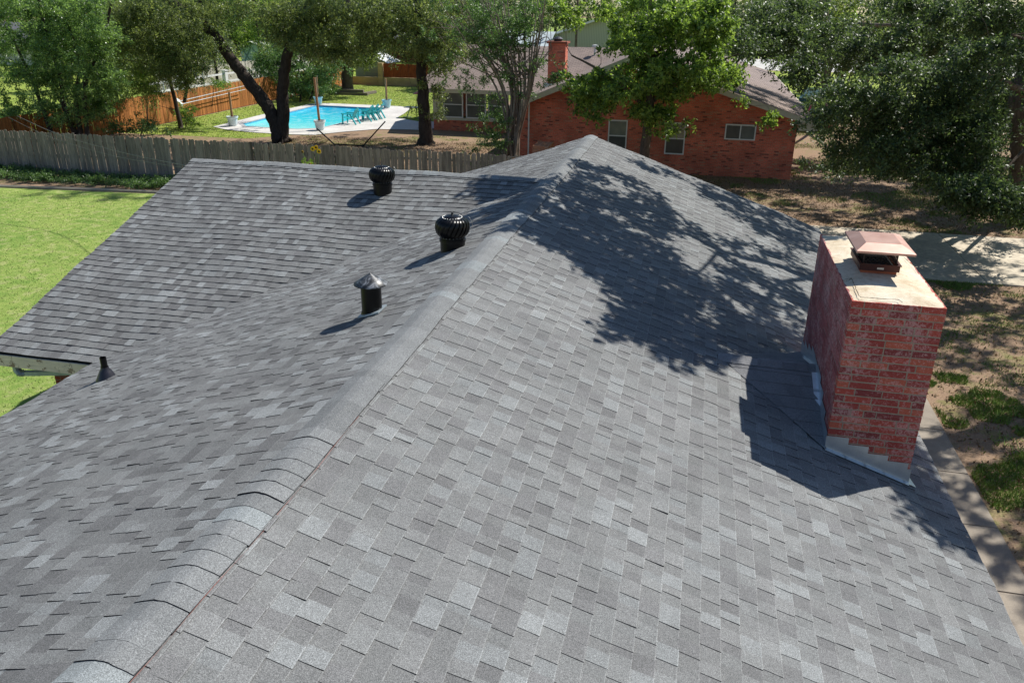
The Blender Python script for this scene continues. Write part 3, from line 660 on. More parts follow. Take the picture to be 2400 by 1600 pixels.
def tree(name, label, trunks, cen, leaf, bark=None, size=.1, rad=(.3, .55), nspr=10, nleaf=12, group=None, seed=1, base=None, limb=True, squash=.75, droop=.15, cat='tree', twig=.012, gnarl=.015, wid=.24, lw=.045, up=.8):
    rng = np.random.default_rng(seed); bark = bark or M_BARKD
    base = tuple(trunks[0][0][0]) if base is None else base
    root = thing(name, label, cat, (float(base[0]), float(base[1]), 0), group)
    b = MB(); nodes = []
    for pts, r0, r1 in trunks:
        c = curve(pts, 6); n = len(c); rr = [r0+(r1-r0)*(i/(n-1))**.8 for i in range(n)]
        c = [p+rng.normal(size=3)*gnarl*r0*4*(0 < i) for i, p in enumerate(c)]
        if r0 > .15: rr[0] = r0*1.45; rr[1] = r0*1.15
        b.tube(c, [r*rng.uniform(.94, 1.06) for r in rr], 14 if r0 > .12 else 7)
        if r0 > .12:                     # root flare / burls
            for i in range(2, n-1):
                if rng.random() < .0: q = rng.normal(size=3); q[2] = 0; q /= np.linalg.norm(q)+1e-6; b.tube([c[i], c[i]+q*rr[i]*1.15, c[i]+q*rr[i]*1.35], [rr[i]*.4, rr[i]*.25, rr[i]*.1], 6)
        for p, r in zip(c[n//5:], rr[n//5:]): nodes.append((p, r))
    cen = np.array(cen)
    if limb and len(cen):
        NP = np.array([p for p, _ in nodes]); NR = [r for _, r in nodes]
        order = np.argsort(np.min(np.linalg.norm(cen[:, None]-NP[None], axis=2), axis=1))
        for k, i in enumerate(order):
            q = cen[i]; dd = np.linalg.norm(NP-q, axis=1)+np.maximum(0, NP[:, 2]-q[2])*.6; j = int(np.argmin(dd)); p = NP[j]; L_ = np.linalg.norm(q-p)
            if L_ < .08: continue
            r = min(NR[j]*.7, max(twig*1.4, lw*min(L_/2.5, 2.2))); mid1 = p*.67+q*.33+rng.normal(size=3)*L_*.07+np.array([0, 0, .05*L_]); mid2 = p*.33+q*.67+rng.normal(size=3)*L_*.08+np.array([0, 0, .04*L_])
            b.tube([p, mid1, mid2, q], [r, r*.75, r*.55, twig*.6], 5 if r > .03 else 4, cap=False)
            NP = np.vstack([NP, mid1, mid2, q]); NR += [r*.75, r*.55, twig]
    b.build('trunk', bark, root, smooth=True)
    if len(cen):
        V, F = leaf_mesh(cen, rng.uniform(rad[0], rad[1], len(cen)), nspr, nleaf, size, rng, squash, droop, wid, up)
        ok = (V.reshape(-1, 4, 3)[:, :, 2].min(axis=1) > .02); F = F[ok]
        mk('crown', V, F, leaf, root)
    return root
rg = np.random.default_rng(5)

# big oak at the right edge
P = [(1900, 235), (1960, 195), (2080, 150), (2200, 120), (2420, 90), (2440, 420), (2400, 545), (2330, 550), (2290, 510), (2235, 480), (2200, 430), (2140, 405), (2060, 400), (1990, 395), (1945, 390), (1925, 330), (1890, 270)]
c = spread(P, 24.5, 30.5, 760, rg, .9, 8)+spread([(2200, 430), (2300, 420), (2420, 440), (2420, 550), (2330, 552), (2260, 500)], 22.5, 26, 150, rg, .9)+spread([(1940, 250), (2300, 200), (2400, 300), (2300, 480), (2100, 400), (1950, 380)], 25.5, 29.5, 260, rg, .9)
c += blob((11, 30, 9), (6, 5, 2), 70, rg)
def _keep(p):                          # the trunk stands clear of its own leaves
    d = p-CAM; z = d@CF; x, y = 1200+FPX*(d@CR)/z, 800-FPX*(d@CU)/z
    return not (2345 < x < 2420 and 170 < y < 440 and p[1] < 31.2)
c = [p for p in c if _keep(np.array(p))]+spread([(2330, 90), (2440, 90), (2440, 450), (2335, 450)], 33, 37, 110, rg, .9)
oak = tree('oak_tree', 'broad dark oak at the right edge with low boughs over the driveway', [
    ([(11.45, 31.9, -.1), tuple(at(2396, 430, 31.8)), tuple(at(2400, 330, 31.7)), tuple(at(2406, 200, 31.6)), (11.6, 31.5, 8.5)], .5, .36),
    ([(11.4, 31.6, 3.2), (10.4, 30.4, 4.4), (8.8, 29.2, 5.1), (6.8, 28, 5.4), (5.0, 27.2, 5.2)], .17, .04), ([(11.4, 31.6, 4.6), (10.2, 29, 5.8), (8.4, 27, 6.4)], .14, .04),
    ([(11.5, 31.6, 2.6), (10.6, 29.4, 3.3), (9.6, 27.4, 3.2), (8.6, 26, 2.6)], .1, .03)], c, L_OAK, M_BARKM, .105, (.3, .55), 11, 13, seed=2, up=.9)

# second shade tree, twin trunk, beyond the neighbour's eave
P = [(1700, 0), (2420, -10), (2420, 140), (2200, 150), (2060, 165), (1985, 160), (1960, 148), (1900, 138), (1850, 150), (1800, 128), (1730, 105)]
c = spread(P, 38, 47, 480, rg)+spread([(1830, 135), (1930, 130), (1935, 195), (1890, 205), (1850, 185)], 36, 39, 20, rg)+spread([(1720, 60), (1830, 90), (1810, 130), (1730, 120)], 36, 40, 20, rg)
tx = lambda x, y, Y: tuple(at(x, y, Y))
tree('shade_tree', 'twin trunked shade tree beyond the right end of the neighbouring roof', [
    ([tx(1936, 232, 70), tx(1936, 170, 70), tx(1943, 90, 69), tx(1934, 30, 68), tx(1920, -60, 66)], .42, .2), ([tx(1950, 215, 70), tx(1975, 170, 69.5), tx(2000, 120, 68), tx(2060, 60, 66)], .3, .12),
    ([tx(1943, 90, 69), tx(1980, 60, 64), tx(2080, 60, 55), tx(2180, 60, 48)], .2, .06), ([tx(2030, 190, 60), tx(2010, 160, 58), tx(1980, 140, 50), tx(1900, 110, 45), tx(1800, 100, 42)], .16, .05)], c, L_OAK, M_BARKM, .15, (.5, .85), 11, 13, seed=3, base=at(1936, 245, 70), up=.9)

# bright green tree in front of the neighbour's brick gable
P1 = [(1330, 195), (1350, 240), (1405, 282), (1450, 240), (1490, 262), (1515, 284), (1560, 280), (1590, 262), (1640, 232), (1715, 225), (1735, 180), (1700, 110), (1725, 0), (1420, 0), (1440, 60), (1450, 110), (1400, 170)]
c = spread(P1, 31.5, 36, 470, rg, 2)+spread([(1260, 0), (1420, 0), (1430, 60), (1300, 62)], 33, 36, 24, rg)+spread([(1560, 262), (1600, 290), (1590, 330), (1562, 310)], 32.5, 34, 4, rg)+spread([(1500, 240), (1575, 245), (1570, 280), (1510, 275)], 32.5, 34.5, 12, rg)
c += blob((-1.5, 34, 9.5), (4.2, 3.2, 2.2), 60, rg)+spread([(1720, 215), (1800, 250), (1830, 300), (1790, 300)], 34, 36, 5, rg)
tree('maple_tree', 'bright green tree standing before the brick gable wall', [
    ([(-2.15, 34, -.1), (-2.1, 34, 1.5), (-2.05, 34, 3.6), (-2.2, 34, 5.5), (-2.3, 34.1, 9)], .25, .12), ([(-2.05, 34, 3.4), (-.6, 33.8, 4.6), (1.2, 33.6, 5.4)], .1, .03), ([(-2.1, 34, 3.2), (-3.6, 33.6, 4.4), (-5.2, 33.5, 5.2)], .1, .03),
    ([(-2.2, 34, 5), (-.8, 34.2, 6.4), (.6, 34.4, 7.6)], .11, .04)], c, L_BRIGHT, M_BARKM, .15, (.25, .5), 10, 11, seed=4, up=.4)

# crepe myrtle: many thin bare stems
st = []
bx, by = -8.05, 34.6
for i in range(24):
    px = rg.uniform(1010, 1290); b0 = (bx+rg.uniform(-.5, .5), by+rg.uniform(-.35, .35), -.05); q1 = at(1225+(px-1225)*.25, 230, by+rg.uniform(-.5, .5)); q2 = at(1225+(px-1225)*.6, 110, by+rg.uniform(-.8, .8)); q3 = at(px, -20, by+rg.uniform(-1.2, 1.2))
    st.append(([b0, q1, q2, q3], rg.uniform(.045, .085), .014))
for i in range(60):
    s_ = st[i % 24][0]; p = np.array(s_[1 if i % 3 else 2])*.6+np.array(s_[2])*.4; e_ = at(rg.uniform(1000, 1300), rg.uniform(-10, 150), by+rg.uniform(-1.3, 1.3)); st.append(([tuple(p), tuple((p+e_)/2+rg.normal(size=3)*.25), tuple(e_)], .03, .009))
c = spread([(1000, 0), (1290, 0), (1270, 60), (1180, 110), (1060, 90)], 33.4, 36, 190, rg)+spread([(1040, 90), (1270, 90), (1280, 230), (1150, 250), (1060, 200)], 33.4, 35.8, 110, rg)+spread([(1130, 235), (1200, 250), (1190, 360), (1140, 350)], 33.8, 35.2, 50, rg)+spread([(1270, 90), (1330, 110), (1330, 250), (1270, 210)], 33.6, 35, 14, rg)
tree('crepe_myrtle', 'many stemmed crepe myrtle with thin bare branches by the brick wall', st, c, L_MYRTLE, M_BARKL, .085, (.2, .36), 9, 9, seed=6, base=(bx, by, 0), twig=.008, lw=.02)
tree('small_shrub', 'low dark shrub at the foot of the crepe myrtle', [([(-8.9, 33.2, 0), (-8.9, 33.2, .4)], .04, .02)], blob((-8.9, 33.2, .8), (1.1, .8, .7), 34, rg), L_MYRTLE, None, .085, (.2, .34), 9, 10, seed=60, cat='shrub')

# leaning tree by the near end of the pool, forked
c = spread([(330, 0), (525, 0), (540, 60), (505, 110), (480, 165), (430, 205), (400, 172), (330, 172), (262, 160), (250, 60)], 37.5, 43, 430, rg)+spread([(610, 0), (900, 0), (905, 90), (850, 130), (790, 150), (700, 138), (645, 105), (600, 60)], 38, 43, 430, rg)+spread([(520, 0), (610, 0), (600, 25), (525, 60)], 38, 42, 22, rg)
c += blob((-23, 40.5, 9.6), (6.5, 3.5, 2.2), 110, rg)+blob((-22.5, 52, 11.5), (4.5, 2.6, 1.4), 60, rg)  # last blob: added unseen foliage, placed to shade the fence and pool lawn
Y_ = 40.5
tree('forked_tree', 'dark forked tree leaning over the near end of the pool', [
    ([(-21.75, Y_, -.1), tx(661, 325, Y_), tx(664, 268, Y_), tx(663, 203, Y_), tx(672, 137, Y_), tx(690, 70, Y_), tx(735, -10, Y_), tx(750, -80, Y_)], .42, .17), ([(-22.0, Y_, -.1), tx(654, 322, Y_), tx(643, 280, Y_), tx(618, 237, Y_), tx(581, 190, Y_), tx(546, 146, Y_), tx(518, 103, Y_), tx(482, 62, Y_), tx(405, 5, Y_), tx(330, -60, Y_)], .42, .2),
    ([tx(482, 62, Y_), tx(470, 10, Y_), tx(460, -50, Y_)], .17, .07), ([tx(700, 60, Y_), tx(760, 40, Y_-.5), tx(850, 30, Y_-1)], .12, .04)], c, L_OLIVE, M_BARKD, .11, (.32, .6), 11, 12, seed=7, base=(-21.8, Y_, 0))

# vine-hung tree right of the pool
c = spread([(880, 0), (1100, 0), (1095, 90), (1065, 150), (1035, 200), (985, 130), (940, 150), (890, 120)], 39.5, 44, 380, rg)+spread([(1000, 190), (1040, 190), (1035, 275), (1005, 270)], 41.4, 42.2, 16, rg)
c += blob((-15, 42, 9.6), (4, 3, 2), 60, rg)+blob((-11, 47.5, 10.4), (6, 4, 1.4), 120, rg)+blob((-12.5, 41.5, 17), (5.5, 4.5, 2.2), 170, rg)  # last two blobs: added unseen foliage that shades the pool yard and lawn
Y_ = 42.2; ts = [([(-14.4, Y_, -.1), tx(997, 300, Y_), tx(990, 200, Y_), tx(985, 110, Y_), tx(975, 30, Y_), tx(965, -80, Y_), (-13.6, 42, 17)], .42, .12), ([tx(985, 120, Y_), tx(1020, 60, Y_), tx(1060, 0, Y_)], .14, .05)]
for i in range(16):                     # hanging bare vines
    x = rg.uniform(940, 1050); y = rg.uniform(60, 130); Yv = Y_-rg.uniform(.2, .9); p = [tx(x, y, Yv)]
    for k in range(4): x += rg.normal(0, 7); y += rg.uniform(12, 34); p.append(tx(x, y, Yv))
    ts.append((p, .014, .006))
tree('vine_clad_tree', 'straight trunked tree hung with bare vines to the right of the pool', ts, c, L_OLIVE, M_BARKD, .11, (.3, .55), 11, 11, seed=8, base=(-14.4, Y_, 0))

# far tree at the back of the pool lawn
c = spread([(690, 0), (910, 0), (900, 110), (860, 150), (800, 160), (760, 150), (700, 120)], 63, 69, 200, rg)
tree('elm_tree', 'thick pale trunked tree at the back of the pool lawn', [([(-29.6, 66.7, -.1), tx(815, 140, 66.7), tx(812, 60, 66.7), tx(815, -30, 66.7)], .52, .36)], c, L_OLIVE, M_BARKM, .18, (.6, 1), 11, 13, seed=9)
# big shrub mass by the brown fence
c = spread([(600, 105), (700, 105), (800, 150), (775, 225), (700, 235), (650, 200), (600, 160)], 58, 62, 230, rg, .5)
tree('evergreen_shrub', 'large dark evergreen shrub spilling over the brown fence behind the pool', [([tx(700, 262, 57.5), tx(705, 220, 59), tx(700, 160, 60)], .12, .05), ([tx(718, 258, 58), tx(735, 210, 60), tx(750, 160, 60)], .09, .04)], c, L_MYRTLE, None, .14, (.45, .75), 11, 13, seed=10, cat='shrub')
st = []
for i in range(14): x = rg.uniform(735, 800); st.append(([tx(762+rg.uniform(-6, 6), 214, 63.5), tx(762+(x-762)*.5, 185, 63.5), tx(x, 140, 63.5+rg.uniform(-.6, .6))], .04, .012))
for i, (x, y) in enumerate(((-37, 47), (-42, 53), (-47, 45), (-39, 62), (-50, 60), (-46, 70), (-58, 68), (-54, 52), (-62, 77), (-40, 76))):
    tree('garden_tree', ['leafy tree just over the brown fence behind the orange glow', 'tree beyond the brown fence and the rail fence stakes', 'tree at the far left beyond the brown fence', 'tree behind the white rail fence posts', 'tree in front of the grey roofed house chimney', 'tree left of the blue shed', 'tree below the eave of the grey roofed house', 'tree at the left edge before the grey roofed house', 'tree at the corner of the grey roofed house', 'tree by the pale picket fence near the blue shed'][i],
        [([(x, y, -.1), (x+.2, y, 1.6), (x, y, 3.4)], .16, .07)], blob((x, y, 3.1+.3*(i % 3)), (2.4, 2, 1.7), 70 if i not in (3, 5, 9) else 34, rg), [L_OLIVE, L_MYRTLE, L_GLOSSY][i % 3], None, .16, (.4, .7), 10, 10, group='garden trees beyond the brown fence', seed=300+i)
tree('lilac_bush', 'many stemmed bush against the sunlit corner of the brown fence', st, spread([(725, 100), (810, 100), (800, 170), (740, 175)], 62.8, 64.6, 26, rg), L_MYRTLE, M_BARKM, .12, (.3, .5), 8, 8, seed=11, base=at(762, 214, 63.5), cat='shrub')

# trees behind the grey fence at the left
c = spread([(-20, -10), (255, -10), (262, 90), (235, 150), (150, 160), (110, 190), (-20, 170)], 33, 37.5, 560, rg)+spread([(-10, 170), (290, 150), (300, 240), (250, 275), (-10, 300)], 33.5, 37, 320, rg, .6)
c += blob((-31, 35.5, 9.5), (4.5, 2.5, 2), 60, rg)
Y_ = 34.6
tree('privet_tree', 'glossy leaved multi stemmed tree behind the left end of the grey fence', [([tx(178, 315, Y_), tx(150, 250, Y_), tx(142, 180, Y_), tx(110, 90, Y_), tx(90, -10, Y_)], .15, .06), ([tx(190, 318, Y_), tx(178, 230, Y_), tx(185, 150, Y_), tx(160, 60, Y_)], .13, .05), ([tx(205, 318, Y_), tx(200, 200, Y_), tx(240, 100, Y_), tx(260, 10, Y_)], .12, .05), ([tx(120, 312, Y_), tx(80, 200, Y_), tx(30, 90, Y_)], .12, .05)], c, L_GLOSSY, None, .1, (.28, .5), 11, 12, seed=12, base=at(180, 330, Y_))
c = spread([(250, -10), (330, -10), (480, 60), (500, 110), (478, 195), (440, 212), (330, 262), (280, 235), (255, 160)], 37.5, 41.5, 300, rg, .8)+spread([(250, 0), (480, 0), (480, 90), (260, 90)], 39, 43, 260, rg)
Y_ = 41.8
tree('mesquite_tree', 'fine leaved olive green tree beside the brown fence', [([tx(424, 300, Y_), tx(412, 245, Y_), tx(395, 180, Y_), tx(370, 110, Y_), tx(350, 10, Y_)], .14, .05), ([tx(432, 240, Y_), tx(440, 200, Y_), tx(445, 150, Y_), tx(460, 60, Y_)], .1, .04), ([tx(395, 180, Y_), tx(340, 150, Y_), tx(290, 140, Y_)], .07, .03)], c, L_OLIVE, None, .075, (.35, .65), 12, 15, seed=13, wid=.18, base=at(424, 304, Y_))
tree('young_shrub', 'bright leafy shrub at the foot of the brown fence', [([tx(436, 298, 43.5), tx(436, 270, 43.5)], .04, .02)], spread([(418, 245), (450, 250), (458, 295), (420, 300)], 43, 44, 30, rg, .1), L_BRIGHT, None, .1, (.2, .34), 9, 10, seed=14, cat='shrub')
tree('weedy_shrub', 'spreading shrub just behind the grey fence', [([tx(330, 318, 36.5), tx(335, 296, 36.5)], .04, .02)], spread([(255, 285), (320, 275), (385, 290), (400, 318), (250, 312)], 35.5, 37.5, 46, rg, .1), L_MYRTLE, None, .09, (.22, .38), 9, 10, seed=15, cat='shrub')
tree('yellowish_shrub', 'yellow green shrub with pinkish tips against the orange fence', [([tx(345, 292, 39.6), tx(345, 240, 39.6)], .05, .02)], spread([(290, 165), (400, 172), (420, 225), (330, 250), (285, 205)], 38.8, 40.4, 42, rg, .4), L_YELLOW, M_BARKM, .075, (.25, .42), 10, 11, seed=16, cat='shrub')
tree('sapling', 'bright drooping sprig in front of the white railing', [([tx(497, 250, 44.6), tx(500, 215, 44.6), tx(502, 195, 44.6)], .025, .01)], spread([(482, 172), (520, 180), (528, 205), (500, 210)], 44.2, 45, 11, rg, .4), L_BRIGHT, None, .09, (.25, .36), 10, 10, seed=17, cat='sapling')

# overhanging pecan: stands right of the frame, its shade falls on the roof and yard
def roofpt(zx, zy, plane='B'):
    q = at(1000+zx*.4039, 300+zy*.4039, 10); d = q-CAM
    if plane == 'B': n_, p_ = np.array([SB, 0, 1]), np.array([XR, 0, ZR])
    elif plane == 'A': n_, p_ = np.array([-SA, 0, 1]), np.array([XR, 0, ZR])
    else: n_, p_ = np.array([0, -SW, 1]), np.array([0, YW, ZW])
    return CAM+d*(((p_-CAM)@n_)/(d@n_))
LV = np.array(SUN)
def lift(p, z): return p+LV*((z-p[2])/LV[2])
regs = [([(600, 440), (740, 370), (830, 190), (960, 200), (1090, 240), (1250, 330), (1400, 420), (1560, 560), (1650, 690), (1450, 640), (1300, 620), (1200, 560), (1060, 430), (1060, 520), (1250, 640), (1420, 690), (1450, 830), (1660, 900), (1700, 960), (1500, 1000), (1330, 960), (1230, 860), (1100, 870), (980, 850), (850, 770), (620, 660), (480, 600), (560, 560)], 285, 'B'),
        ([(1000, 900), (1100, 890), (1500, 990), (1700, 960), (1980, 1000), (1980, 1250), (2180, 1300), (2160, 1340), (1800, 1362), (1400, 1360), (1330, 1300), (1340, 1220), (1080, 1200), (1120, 1060)], 125, 'B'),
        ([(1200, 170), (1330, 230), (1450, 260), (1420, 290), (1280, 250)], 9, 'B'), ([(1550, 320), (1800, 350), (2000, 430), (2290, 570), (2290, 640), (2260, 740), (2050, 660), (1900, 600), (1720, 470), (1600, 390)], 92, 'B'),
        ([(1600, 590), (1900, 660), (2260, 770), (2240, 860), (1950, 790), (1700, 690)], 15, 'B'), ([(1700, 720), (1990, 840), (1980, 990), (1700, 960)], 24, 'B'), ([(2010, 910), (2230, 900), (2190, 1300), (1990, 1230)], 26, 'B'),
        ([(350, 300), (560, 290), (640, 370), (560, 440), (420, 440), (330, 420)], 30, 'W'), ([(230, 520), (560, 390), (640, 350), (560, 480), (400, 540), (300, 590)], 34, 'A'),
        ([(2650, 1790), (2800, 1850), (3100, 2310), (3180, 2450), (3000, 2400), (2880, 2250), (2700, 2060)], 50, 'B')]
c = []
for poly, n_, pl in regs:
    xs = [p[0] for p in poly]; ys = [p[1] for p in poly]; k = 0
    while k < n_:
        x, y = rg.uniform(min(xs), max(xs)), rg.uniform(min(ys), max(ys))
        if inpoly(x, y, poly): c.append(lift(roofpt(x, y, pl), rg.uniform(7.9, 9.6))); k += 1
rt = [([(12.2, 20.6, -.1), (12, 20.5, 3), (11.6, 20.4, 6), (11, 20.2, 8.2), (10.6, 20.4, 11)], .42, .2)]
def limbpath(Z, z0, z1): n_ = len(Z); return [tuple(lift(roofpt(*q), z0+(z1-z0)*i/(n_-1))) for i, q in enumerate(Z)]
rt.append(([(11.3, 20.3, 6.8), (10.2, 19.2, 7.8)]+limbpath([(2240, 880), (2080, 810), (1900, 770), (1700, 710), (1480, 612), (1250, 545), (1080, 480), (930, 430)], 8.4, 9.2), .17, .035))
rt.append((limbpath([(2300, 840), (2200, 872), (2080, 892), (2010, 930), (1965, 1030), (1900, 1120)], 8.4, 8.8), .09, .04)); rt.append((limbpath([(1700, 705), (1560, 600), (1480, 520), (1380, 445), (1280, 380)], 8.8, 9.3), .06, .015))
rt.append((limbpath([(1700, 710), (1620, 800), (1520, 880), (1380, 920)], 8.8, 9.2), .05, .015))
ra = np.random.default_rng(77)
def yard(n, x0, x1, y0, y1, dens=None):
    out = []
    while len(out) < n:
        p = np.array([ra.uniform(x0, x1), ra.uniform(y0, y1), 0])
        f = math.sin(p[0]*1.3+p[1]*.7)+math.sin(p[1]*1.1-p[0]*.5+2)
        if ra.random() < .5+.35*f*.7: out.append(lift(p, ra.uniform(8.6, 11.6)))
    return out
c += yard(1000, 3.2, 14, 5, 23)+yard(190, 5.0, 20, 23, 30)+yard(800, 2.5, 22, 30, 37.4)
tree('pecan_tree', 'tall pecan right of the house whose boughs shade the roof', rt, c, L_OLIVE, M_BARKM, .135, (.16, .42), 8, 8, seed=21, lw=.016, wid=.3)

# backdrop of individual trees beyond the houses
kinds = [('far_tree', 'olive green', L_OLIVE), ('far_tree', 'dark green', L_OAK), ('far_tree', 'light green', L_BRIGHT)]; kc = {}; ORD = 'first second third fourth fifth sixth seventh eighth ninth tenth eleventh twelfth thirteenth fourteenth fifteenth sixteenth'.split()
k = 0
for Y, X0, X1, st_ in ((100, -96, 10, 10.5), (142, -130, 66, 15), (185, -150, 90, 21)):
    x = X0
    while x < X1:
        X = x+rg.uniform(-2.5, 2.5); Yt = Y+rg.uniform(-6, 6); h = rg.uniform(9, 12)*(1+(Y-100)*.003); nm, lb, lf = kinds[(k*7+int(Y)) % 3]
        if not (Y == 100 and -24 < X < 0):
            kc[Y] = kc.get(Y, 0)+1
            tree(nm, '%s tree %s from the left in the %s row of far trees' % (lb, ORD[kc[Y]-1], {100: 'nearest', 142: 'middle', 185: 'farthest'}[Y]), [([(X, Yt, -.1), (X+.3, Yt, h*.3), (X, Yt, h*.7)], .32, .14)], blob((X, Yt, h*.56), (st_*.55, 3.6, h*.42), 95, rg), lf, M_BARKD, .34, (.9, 1.5), 11, 11, group='trees far behind the neighbouring houses', seed=100+k, squash=.8, limb=True)
        k += 1; x += st_
for i, (x, y, Y, s) in enumerate(((1030, 60, 78, 3.2), (1130, 40, 74, 3), (600, 40, 92, 4), (150, 90, 74, 3.2), (420, 60, 80, 4), (1640, 50, 84, 4), (1500, 30, 90, 4), (2000, 40, 80, 4.2), (2160, 60, 72, 4), (2330, 60, 64, 4))):
    p = at(x, y, Y); tree('yard_tree', ['small tree behind the tan roof left of its chimney', 'leafy tree behind the tan roof and crepe myrtle', 'light green tree beyond the power lines', 'dark tree before the grey roofed house', 'olive tree between the grey roofed house and the shed', 'leafy tree behind the bright green tree and the tan roof', 'light tree beside the stone gabled house', 'leafy tree by the street behind the twin trunked tree', 'dark tree by the street behind the right oak', 'dark tree seen through the top of the right oak'][i],
        [([(p[0], Y, -.1), (p[0], Y, p[2]*.6), (p[0], Y, p[2])], .2, .08)], blob((p[0], Y, max(3.2, p[2]-.6)), (s, 2.4, 2.9), 60, rg), [L_OLIVE, L_MYRTLE, L_BRIGHT, L_OAK, L_OLIVE, L_BRIGHT, L_YELLOW, L_OLIVE, L_OAK, L_OAK][i], M_BARKD, .24, (.6, 1.05), 11, 10, seed=200+i)

# ------------------------------------------------------------------ fences
def fence(name, label, p, q, h, pw, gap, m, colfn, posts=2.4, seed=1, rail_side=1, cat='fence', jit=.02, z0=.03, base=0, rails=(.3, .9, 1.5), sag=0):
    rng = np.random.default_rng(seed); p = np.array(p, float); q = np.array(q, float); L_ = np.linalg.norm(q-p); d = (q-p)/L_; nrm = np.array([-d[1], d[0]])
    root = thing(name, label, cat, (float(p[0]), float(p[1]), 0)); b = MB(); s = 0
    while s < L_:
        w_ = pw*rng.uniform(.9, 1.08); hh = h+rng.normal(0, jit)+sag*math.sin(s*.5+1)+.02*math.sin(s*.21); ln = rng.normal(0, .006); t = .016; off = rng.normal(0, .005); col = colfn(rng)
        if rng.random() < .015: s += w_*.5; continue
        e = .03; prof = [(0, z0), (w_, z0), (w_, hh-e), (w_-e, hh), (e, hh), (0, hh-e)]; V = []
        for sd in (0, 1):
            for (a_, z) in prof:
                xy = p+d*(s+a_+ln*z*2)+nrm*(off+sd*t); V.append((xy[0], xy[1], z+base))
        b.add(V, [(0, 1, 2, 3, 4, 5), (11, 10, 9, 8, 7, 6)]+[(i, i+6, (i+1) % 6+6, (i+1) % 6) for i in range(6)], col)
        s += w_+gap*rng.uniform(.4, 2.2)
    b.build('pickets', m, root, cols=True)
    for z in rails:
        if z < h:
            a_ = p+nrm*rail_side*.04; e_ = q+nrm*rail_side*.04; r = MB(); r.bar((a_[0], a_[1], z+base), (e_[0], e_[1], z+base), .04, .085, colfn(rng)); r.build('rail', m, root, cols=True)
    n = int(L_/posts)
    for i in range(n+1):
        c_ = p+d*min(L_, i*posts)+nrm*rail_side*.11; r = MB(); r.box((c_[0]-.045, c_[1]-.045, base), (c_[0]+.045, c_[1]+.045, base+h-.06), colfn(rng)); r.build('post', m, root, cols=True)
    return root
M_FWOOD = attr_mat('weathered_pickets', .9, .15, (3, 40), (.35, .3), .4, .004, (6, 6, .7))
grey = lambda r: tuple(np.array([.25, .215, .18])*r.uniform(.78, 1.18)) if r.random() > .015 else (.1, .085, .07)
fence('grey_picket_fence', 'long weathered grey picket fence behind the lawn', (-40, 29.2), (-21.5, 29.75), 1.82, .135, .004, M_FWOOD, grey, seed=31)
fence('grey_picket_fence', 'weathered grey picket fence stretch seen just above the wing ridge', (-21.5, 29.75), (-3.6, 29.9), 1.8, .135, .005, M_FWOOD, grey, seed=32, jit=.03)
tag(MB().box((-6.75, 29.86, .05), (-6.45, 29.885, 1.72)).box((-6.4, 29.86, .05), (-6.15, 29.885, 1.75)).build('new_fence_boards', simple('new_cedar', (.42, .17, .06), .8)), 'reddish new boards patched into the right end of the grey fence', 'boards')
cedar = lambda r: tuple(np.array([.39, .155, .05])*r.uniform(.6, 1.2))
fence('brown_cedar_fence', 'orange brown stained cedar fence running back beside the pool', (-32.2, 32), (-32.2, 62), 1.8, .14, .004, M_FWOOD, cedar, seed=33, rail_side=1)
fence('brown_cedar_fence', 'far sunlit end of the brown cedar fence behind the many stemmed bush', (-32.2, 62), (-32.2, 73), 1.8, .14, .004, M_FWOOD, cedar, seed=34, rail_side=1)
fence('alley_picket_fence', 'pale grey picket fence in front of the blue shed', (-41.5, 58), (-41.5, 84), 1.9, .14, .01, M_FWOOD, lambda r: tuple(np.array([.5, .46, .42])*r.uniform(.7, 1.1)), seed=35)
# white rail fence with stout posts beyond the brown one
rf = thing('white_rail_fence', 'white rail fence with stout posts above the brown fence', 'fence', (-36.5, 60, 0))
for z in (1.22, 1.78):
    r = MB(); r.bar((-36.5, 50, z), (-36.5, 80, z), .05, .12); r.build('rail', M_WHITE, rf)
for y in (53.5, 59.4, 65.6, 71.8, 77.5):
    r = MB(); r.box((-36.65, y-.18, 0), (-36.35, y+.18, 2.0)); r.box((-36.7, y-.23, 2.0), (-36.3, y+.23, 2.06)); r.build('post', M_WHITE, rf)
for y in (51.5, 56.4, 62.5, 68.6, 74.6):
    r = MB(); r.box((-36.53, y-.04, 0), (-36.47, y+.04, 2.1)); r.build('stake', M_DSP, rf)
# yellow block wall with brown panels
yw = thing('block_wall', 'yellow block wall with brown wooden panels at the end of the pool lawn', 'wall', (-28, 73.2, 0))
M_YB = brick_wall_mat('yellow_block', (.55, .42, .22), (.48, .36, .18), (.4, .3, .16), (.42, .34, .2), .4, .2, .1)
uvwall('base_wall', [[(-32.2, 73.1, 0), (-14, 73.1, 0), (-14, 73.1, .7), (-32.2, 73.1, .7)], [(-32.2, 73.1, .7), (-14, 73.1, .7), (-14, 73.4, .7), (-32.2, 73.4, .7)]], M_YB, yw)
for x in (-29.0, -23.9, -18.8): uvwall('pillar', walls(x-.22, x+.22, 73.0, 73.45, 1.95)+[[(x-.22, 73, 1.95), (x+.22, 73, 1.95), (x+.22, 73.45, 1.95), (x-.22, 73.45, 1.95)]], M_YB, yw)
for x0, x1 in ((-28.75, -24.15), (-23.65, -19.05)): b = MB(); b.box((x0, 73.2, .72), (x1, 73.26, 1.9), (.3, .075, .03)); b.build('panel', M_FWOOD, yw, cols=True)
bpil = uvwall('brick_pillar', walls(-6.25, -5.62, 31.2, 32.4, 1.98)+[[(-6.25, 31.2, 1.98), (-5.62, 31.2, 1.98), (-5.62, 32.4, 1.98), (-6.25, 32.4, 1.98)]], brick_wall_mat('orange_brick', (.6, .25, .12), (.5, .2, .1), (.4, .15, .08), (.5, .3, .2)), None)
